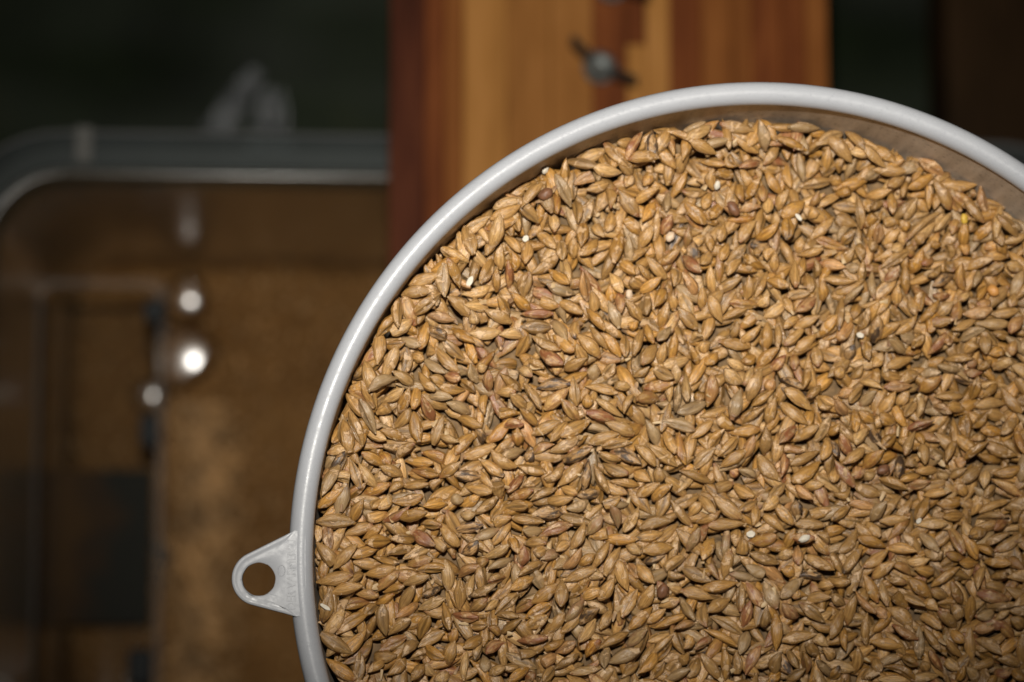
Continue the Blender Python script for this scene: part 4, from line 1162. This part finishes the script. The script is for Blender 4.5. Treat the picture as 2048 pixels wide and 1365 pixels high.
def wing_nut(px, py, ang, lab):
    c = at(px, py, -244)
    z = ZB1 + .15
    r = empty('wing_nut', (c[0], c[1], z))
    tag(r, lab, 'wing nut', 'wing nuts on the wooden board')

    def disc(name, r0, r1, z0, z1, mat, n=32, rr=0.0):
        pr = [(r0, z0), (r1, z0), (r1, z1 - rr), (r1 - rr, z1), (r0, z1)]
        vs, fs = [], []
        for i in range(n):
            a = 2 * math.pi * i / n
            for q_, zz in pr: vs.append((c[0] + q_ * math.cos(a), c[1] + q_ * math.sin(a), zz))
        for i in range(n):
            j = (i + 1) % n
            for k in range(5):
                l = (k + 1) % 5
                fs.append((i * 5 + k, j * 5 + k, j * 5 + l, i * 5 + l))
        return mesh_obj(name, vs, fs, mat, r, False)
    disc('washer', 3.1, 5.6, z, z + 1.2, DARKM, 40, .3)
    disc('hub', 2.4, 4.3, z + 1.2, z + 7.5, BRM, 32, 1.6)
    disc('bolt', .01, 2.3, z + .2, z + 9.6, BRM, 20, .5)
    for s_ in (1, -1):
        # a wing: flat ear rising outwards, thick at the root
        pts = [(4.6, 2.2, 1.5), (7.5, 3.5, 1.3), (10.5, 6.5, 1.1), (12.6, 11, 1.0), (12.9, 14, .9), (11.6, 15.2, .85), (9.6, 13.2, .95), (7.6, 9.6, 1.15), (5.0, 7.0, 1.5)]
        vs, fs = [], []
        ca, sa = math.cos(ang) * s_, math.sin(ang) * s_
        n = len(pts)
        for side in (1, -1):
            for (u, h, tk) in pts:
                vs.append((c[0] + u * ca - side * tk * sa, c[1] + u * sa + side * tk * ca, z + h))
        fs.append(tuple(range(n)))
        fs.append(tuple(reversed(range(n, 2 * n))))
        for k in range(n):
            l = (k + 1) % n
            fs.append((k, n + k, n + l, l))
        bevel(mesh_obj('wing', vs, fs, DARKM, r, False), .5, 2)
    return r


wing_nut(1203, 128, math.radians(-33), 'steel wing nut with a bright hub, standing clear above the funnel rim')
wing_nut(1226, -36, math.radians(-28), 'second steel wing nut, mostly cut off by the top edge of the photo')

# ------------------------------------------------------------------ tote with grist
TOTEM = m_clear('frosted_tote_plastic', (.78, .75, .68), .26, .24, (.15, .115, .07), 2.2)
RIMM = m_clear('tote_rim_plastic', (.60, .64, .63), .26, .6, (.052, .064, .066), .35)
tote = empty('storage_tote', (-10, -60, -459.5))
tag(tote, 'frosted translucent storage tote holding brown grist, its rim under the wooden board', 'storage tote')
TX0, TX1, TY0, TY1 = -212.0, 156.0, -262.0, 128.5     # inner opening at rim level


def rrect(x0, x1, y0, y1, r, n=10):
    pts = []
    for cx, cy, a0 in ((x1 - r, y1 - r, 0), (x0 + r, y1 - r, 90), (x0 + r, y0 + r, 180), (x1 - r, y0 + r, 270)):
        for k in range(n + 1):
            a = math.radians(a0 + 90 * k / n)
            pts.append((cx + r * math.cos(a), cy + r * math.sin(a)))
    return pts


def shell(name, levels, mat, parent):
    """levels: (inset, z, radius) rings lofted together."""
    vs, fs = [], []
    n = None
    for ins, z, r in levels:
        p = rrect(TX0 + ins, TX1 - ins, TY0 + ins, TY1 - ins, max(3, r))
        n = len(p)
        vs += [(x, y, z) for x, y in p]
    for i in range(len(levels) - 1):
        for k in range(n):
            l = (k + 1) % n
            fs.append((i * n + k, i * n + l, (i + 1) * n + l, (i + 1) * n + k))
    return vs, fs, n


v, f, n = shell('w', [(0, -272.6, 26), (1.5, -290, 26), (8, -350, 26), (12.5, -400, 25), (16.5, -448, 24), (22, -457, 20)], TOTEM, tote)
f.append(tuple(5 * n + k for k in range(n)))
wl = mesh_obj('tote_body', v, f, TOTEM, tote)
sol = wl.modifiers.new('thickness', 'SOLIDIFY'); sol.thickness = .0016; sol.offset = 1
v, f, n = shell('r', [(-.2, -275.5, 26), (-.2, -271.6, 26), (-1.2, -270.4, 27), (-4, -270.3, 29), (-11, -270.3, 36), (-13.2, -271.2, 38), (-14, -273.5, 39), (-14, -284, 39), (-12.6, -284, 38), (-12.6, -273.6, 38), (-3, -272.6, 29), (-.2, -275.5, 26)], RIMM, tote)
mesh_obj('tote_rim', v, f, RIMM, tote)
# ribs across the rim
for px in (168,):
    a = at(px, 300, -270)
    v, f = box(a[0] - 3.0, a[0] + 3.0, TY1 + 2, TY1 + 14.6, -270.2, -268.6)
    bevel(mesh_obj('rim_rib', v, f, m_clear('rib_plastic', (.5, .5, .5), .55, .6, (.06, .058, .046)), tote, False), .6, 2)
# grist bed
M = Mat('grist_brown')
o_ = M.obj()
vz = M.n('ShaderNodeTexVoronoi', Scale=300.0)
M.l(o_, vz.inputs['Vector'])
big = M.noise(26, 4, o_, .6)
c = M.ramp(big, [(.2, (.15, .070, .020)), (.5, (.22, .108, .034)), (.8, (.30, .158, .054))])
c = M.mix(.5, c, M.mix(1.0, c, M.mr(vz.outputs['Distance'], 0, .6, 1.0, .2), 'MULTIPLY'))
M.l(c, M.p.inputs['Base Color'])
M.set(Roughness=.8)
M.p.inputs['Specular IOR Level'].default_value = .1
M.bump(vz.outputs['Distance'], .8, .0015)
GR = M.m


def bed_z(x, y):
    d = min(x - (TX0 + 13), (TX1 - 13) - x, y - (TY0 + 13), (TY1 - 13) - y)
    z = -399 + 3.0 * math.sin(x * .045 + 1) * math.cos(y * .05) + 2.0 * math.sin(x * .11 + y * .07)
    z += 7.5 * math.exp(-((x + 150) / 16) ** 2) * (1 if y < 60 else math.exp(-((y - 60) / 30) ** 2))
    z -= 9 * math.exp(-(max(d, 0) / 3.2) ** 2)
    return z


vs, fs = [], []
NX, NY = 150, 150
for i in range(NX):
    for j in range(NY):
        x = TX0 + 12.8 + (TX1 - TX0 - 25.6) * i / (NX - 1)
        y = TY0 + 12.8 + (TY1 - TY0 - 25.6) * j / (NY - 1)
        vs.append((x, y, bed_z(x, y) + random.uniform(-.5, .5)))
for i in range(NX - 1):
    for j in range(NY - 1):
        fs.append((i * NY + j, (i + 1) * NY + j, (i + 1) * NY + j + 1, i * NY + j + 1))
tag(mesh_obj('grist', vs, fs, GR), 'brown milled barley grist lying in the translucent tote', 'grist', None, 'stuff')
# loose kernels scattered over the grist, in view left of the funnel
vs, fs = [], []
tetr = []
for k in range(2900):
    if k < 900:
        x, y = random.uniform(-196, -60), random.uniform(-110, 112)
    else:
        # most of them run down the heap in a curved band beside the bin
        y = random.uniform(-64, 60)
        x = -150.5 + 5 * math.sin((y + 60) * .02) + random.gauss(0, 7.5)
    z = bed_z(x, y) + .8
    a = random.uniform(0, 6.28)
    l_, w2 = random.uniform(1.1, 2.6), random.uniform(.6, 1.1)
    ca, sa = math.cos(a), math.sin(a)
    b0 = len(vs)
    for (u, v_, h) in ((l_, 0, 0), (0, w2, 0), (-l_, 0, 0), (0, -w2, 0), (0, 0, 1.1), (0, 0, -1)):
        vs.append((x + u * ca - v_ * sa, y + u * sa + v_ * ca, z + h))
    for (p, q_) in ((0, 1), (1, 2), (2, 3), (3, 0)):
        fs.append((b0 + p, b0 + q_, b0 + 4))
        fs.append((b0 + q_, b0 + p, b0 + 5))
tag(mesh_obj('loose_kernels', vs, fs, m_plain('loose_kernel_tan', (.36, .205, .08), .6, 0, 90, .5)), 'loose cracked barley kernels strewn over the grist in the tote', 'grist', None, 'stuff')

# ------------------------------------------------------------------ clear bin standing in the tote
CLEAR = m_clear('clear_bin_plastic', (.92, .93, .92), .10, .12, (.11, .08, .05))
EDGE = m_clear('clear_bin_edge', (.92, .90, .86), .12, .5, (.16, .13, .10), .6)
BX0 = at(78, 900, -345)[0]
BX1 = at(312, 900, -345)[0]
BY1 = at(200, 575, -345)[1]
BY0 = BY1 - 190
cb = empty('clear_plastic_bin', ((BX0 + BX1) / 2, BY1 - 95, -392))
tag(cb, 'narrow clear plastic bin with dark pads and their modelled reflections sitting in the tote, left of the funnel', 'plastic bin')


def rr_tube(x0, x1, y0, y1, r, lv, name, mat):
    vs, fs = [], []
    for ins, z in lv:
        p = rrect(x0 + ins, x1 - ins, y0 + ins, y1 - ins, r)
        n = len(p)
        vs += [(x, y, z) for x, y in p]
    for i in range(len(lv) - 1):
        for k in range(n):
            l = (k + 1) % n
            fs.append((i * n + k, i * n + l, (i + 1) * n + l, (i + 1) * n + k))
    return vs, fs, n


v, f, n = rr_tube(BX0, BX1, BY0, BY1, 6, [(0, -345), (.6, -355), (1.6, -385), (3.5, -388.5)], 'bin_wall', CLEAR)
f.append(tuple(3 * n + k for k in range(n)))
mesh_obj('bin_wall', v, f, CLEAR, cb)
v, f, n = rr_tube(BX0, BX1, BY0, BY1, 6, [(0, -346), (0, -344.4), (-.8, -344), (-2.4, -344), (-3, -344.8), (-3, -347)], 'bin_lip', EDGE)
mesh_obj('bin_lip', v, f, EDGE, cb)
PAD = m_plain('dark_slate_pad', (.010, .012, .013), .8, 0, 60, .2)
for (px, py, w_, h_) in ((310, 622, 8, 8.5), (28, 615, 7, 9), (298, 862, 7, 12), (24, 868, 8, 14), (280, 1335, 9, 13), (2, 1330, 7, 12)):  # the left row models the mirror images of the right row
    c = at(px, py, -340)
    v, f = box(c[0] - w_ / 2, c[0] + w_ / 2, c[1] - h_ / 2, c[1] + h_ / 2, -344.0, -338)
    bevel(mesh_obj('pad_and_reflection', v, f, PAD, cb, False), 2.2, 3)
def m_panel():
    M = Mat('dark_panel')
    o = M.obj()
    sx_ = M.n('ShaderNodeSeparateXYZ')
    M.l(o, sx_.inputs[0])
    v_ = M.math('ADD', M.mr(sx_.outputs[0], -.198, -.168, 0, 1), M.mr(M.noise(45, 3, o), .3, .7, -.35, .35))
    M.l(M.ramp(v_, [(.1, (.050, .028, .012)), (.45, (.034, .021, .012)), (.8, (.018, .018, .015))]), M.p.inputs['Base Color'])
    M.set(Roughness=.8)
    M.p.inputs['Specular IOR Level'].default_value = .1
    return M.m


# dark slate panel lying in the bin
c0, c1 = at(100, 940, -386), at(300, 1250, -386)
v, f = box(c0[0], c1[0], c1[1], c0[1], -388.2, -385)
tag(bevel(mesh_obj('slate_panel', v, f, m_panel(), None, False), .8, 2),
    'dark grey rectangular panel lying flat inside the clear bin', 'panel')
c0, c1 = at(-60, 945, -386), at(40, 1250, -386)
v, f = box(c0[0], c1[0], c1[1], c0[1], -388.2, -384.6)
tag(bevel(mesh_obj('slate_panel', v, f, m_plain('dark_panel_blue', (.022, .028, .030), .6, 0, 30, .3), None, False), .8, 2),
    'dark blue-grey panel at the left edge of the photo beside the tote wall', 'panel')
# curled dark strip sticking out of the grist
vs, fs = [], []
for k in range(9):
    t = k / 8
    p = at(318 + 48 * t + 10 * math.sin(3 * t), 1080 + 165 * t, -392)
    ww = 3.0 + 2.8 * math.sin(math.pi * t)
    for (u, z) in ((-ww, -394), (-ww * .5, -391.5 + t), (ww * .6, -391 + t), (ww, -394)):
        vs.append((p[0] + u, p[1], z))
for k in range(8):
    for j in range(3):
        fs.append((k * 4 + j, (k + 1) * 4 + j, (k + 1) * 4 + j + 1, k * 4 + j + 1))
tag(mesh_obj('dark_strip', vs, fs, PAD), 'curved dark strip lying on the grist beside the clear bin', 'strip')

# clear domes added over the grist, curved to return glints of the flash
GLINTM = m_clear('glint_dome_clear', (.98, .98, .97), .02, .16, (.4, .33, .25))
ZF = -386.0
for px, py, r_x, r_y, sz_, lab in ((369, 592, 38, 34, 9, 'small clear dome added for a bright glint, farther one beside the clear bin'),
                                 (359, 708, 95, 95, 13, 'clear dome added for the brightest glint, left of the white funnel'),
                                 (300, 788, 14, 34, 7, 'narrow clear dome added for a faint tall glint by the clear bin')):
    cx, cy = at(px, py, ZF)[:2]
    vs, fs = [], []
    nr, ns = 22, 48
    for i in range(nr):
        r = i / (nr - 1)
        for j in range(ns):
            a = 2 * math.pi * j / ns
            k = 1 + .10 * math.sin(3 * a + px) + .05 * math.sin(7 * a)
            u, v_ = sz_ * r * k * math.cos(a), sz_ * r * k * math.sin(a)
            z = ZF - u * u / (2 * r_x) - v_ * v_ / (2 * r_y) - 5 * max(0, r - .7) ** 1.5 * 4
            vs.append((cx + u, cy + v_, z))
    for i in range(nr - 1):
        for j in range(ns):
            q_ = (j + 1) % ns
            fs.append((i * ns + j, (i + 1) * ns + j, (i + 1) * ns + q_, i * ns + q_))
    tag(mesh_obj('glint_dome', vs, fs, GLINTM), lab, 'plastic film', 'clear domes added for glints on the grist')

# ------------------------------------------------------------------ ground: dark green tarp
M = Mat('dark_green_tarp')
o_ = M.obj()
b1 = M.noise(7, 4, o_, .55)
b2 = M.noise(1, 3, M.mapv(o_, (1500, 1500, 1500)))
c = M.ramp(b1, [(.3, (.003, .005, .002)), (.5, (.010, .016, .006)), (.7, (.028, .031, .011))])
M.l(c, M.p.inputs['Base Color'])
M.set(Roughness=.6)
M.p.inputs['Specular IOR Level'].default_value = .15
M.bump(b2, .3, .0006)
TARP = M.m
vs, fs = [], []
NX = NY = 170
for i in range(NX):
    for j in range(NY):
        x = -1500 + 3000 * i / (NX - 1)
        y = -1500 + 3000 * j / (NY - 1)
        inside = 1 if (TX0 < x < TX1 and TY0 < y < TY1) else 0
        d = max(TX0 - x, x - TX1, TY0 - y, y - TY1, 0)
        k = min(1, max(0, (d - 24) / 40))
        z = -460.3 + k * (9 + 7 * math.sin(x * .022 + y * .031 + 1) + 6 * math.sin(x * .041 - y * .027) + 4 * math.sin(x * .011 + y * .083 + 2))
        vs.append((x, y, z))
for i in range(NX - 1):
    for j in range(NY - 1):
        fs.append((i * NY + j, (i + 1) * NY + j, (i + 1) * NY + j + 1, i * NY + j + 1))
tag(mesh_obj('ground', vs, fs, TARP), None, None, None, 'structure')

# dark plank at the right and crumpled film scraps behind the tote
a = at(1892, 60, -420)
v, f = box(a[0], a[0] + 190, a[1] - 180, a[1] + 260, -452, -420)
pk = mesh_obj('dark_plank', v, f, m_wood('dark_plank_wood', (.016, .009, .004), (.026, .014, .006), (.040, .021, .009), 2.0), None, False)
tag(bevel(pk, 2, 2), 'very dark brown wooden plank at the far right behind the funnel', 'plank')


def scrap(px, py, w_, h_, tilt, lab, seed):
    rg = random.Random(seed)
    c = at(px, py, -440)
    vs, fs = [], []
    NX, NY = 22, 30
    ph = [rg.uniform(0, 6.28) for _ in range(6)]
    for i in range(NX):
        for j in range(NY):
            u = (i / (NX - 1) - .5) * w_ * (1 - .5 * (j / NY))
            v = (j / (NY - 1) - .5) * h_
            z = -446 + 2.2 * math.sin(u * 1.3 + ph[0]) * (1 + .4 * math.sin(v * .25 + ph[1])) + 1.2 * math.sin(u * 2.6 + v * .2 + ph[2]) + 4
            x = c[0] + u * math.cos(tilt) - v * math.sin(tilt)
            y = c[1] + u * math.sin(tilt) + v * math.cos(tilt)
            vs.append((x, y, z))
    for i in range(NX - 1):
        for j in range(NY - 1):
            fs.append((i * NY + j, (i + 1) * NY + j, (i + 1) * NY + j + 1, i * NY + j + 1))
    tag(mesh_obj('film_scrap', vs, fs, SCR), lab, 'film scrap', 'crumpled film scraps on the green tarp')


SCR = m_clear('crumpled_film', (.8, .82, .85), .20, .2, (.40, .42, .44))
scrap(470, 205, 13, 34, math.radians(-32), 'narrow slanting scrap of whitish film on the dark green tarp', 4)
scrap(540, 240, 20, 26, math.radians(-4), 'broader whitish film scrap just above the tote rim', 9)
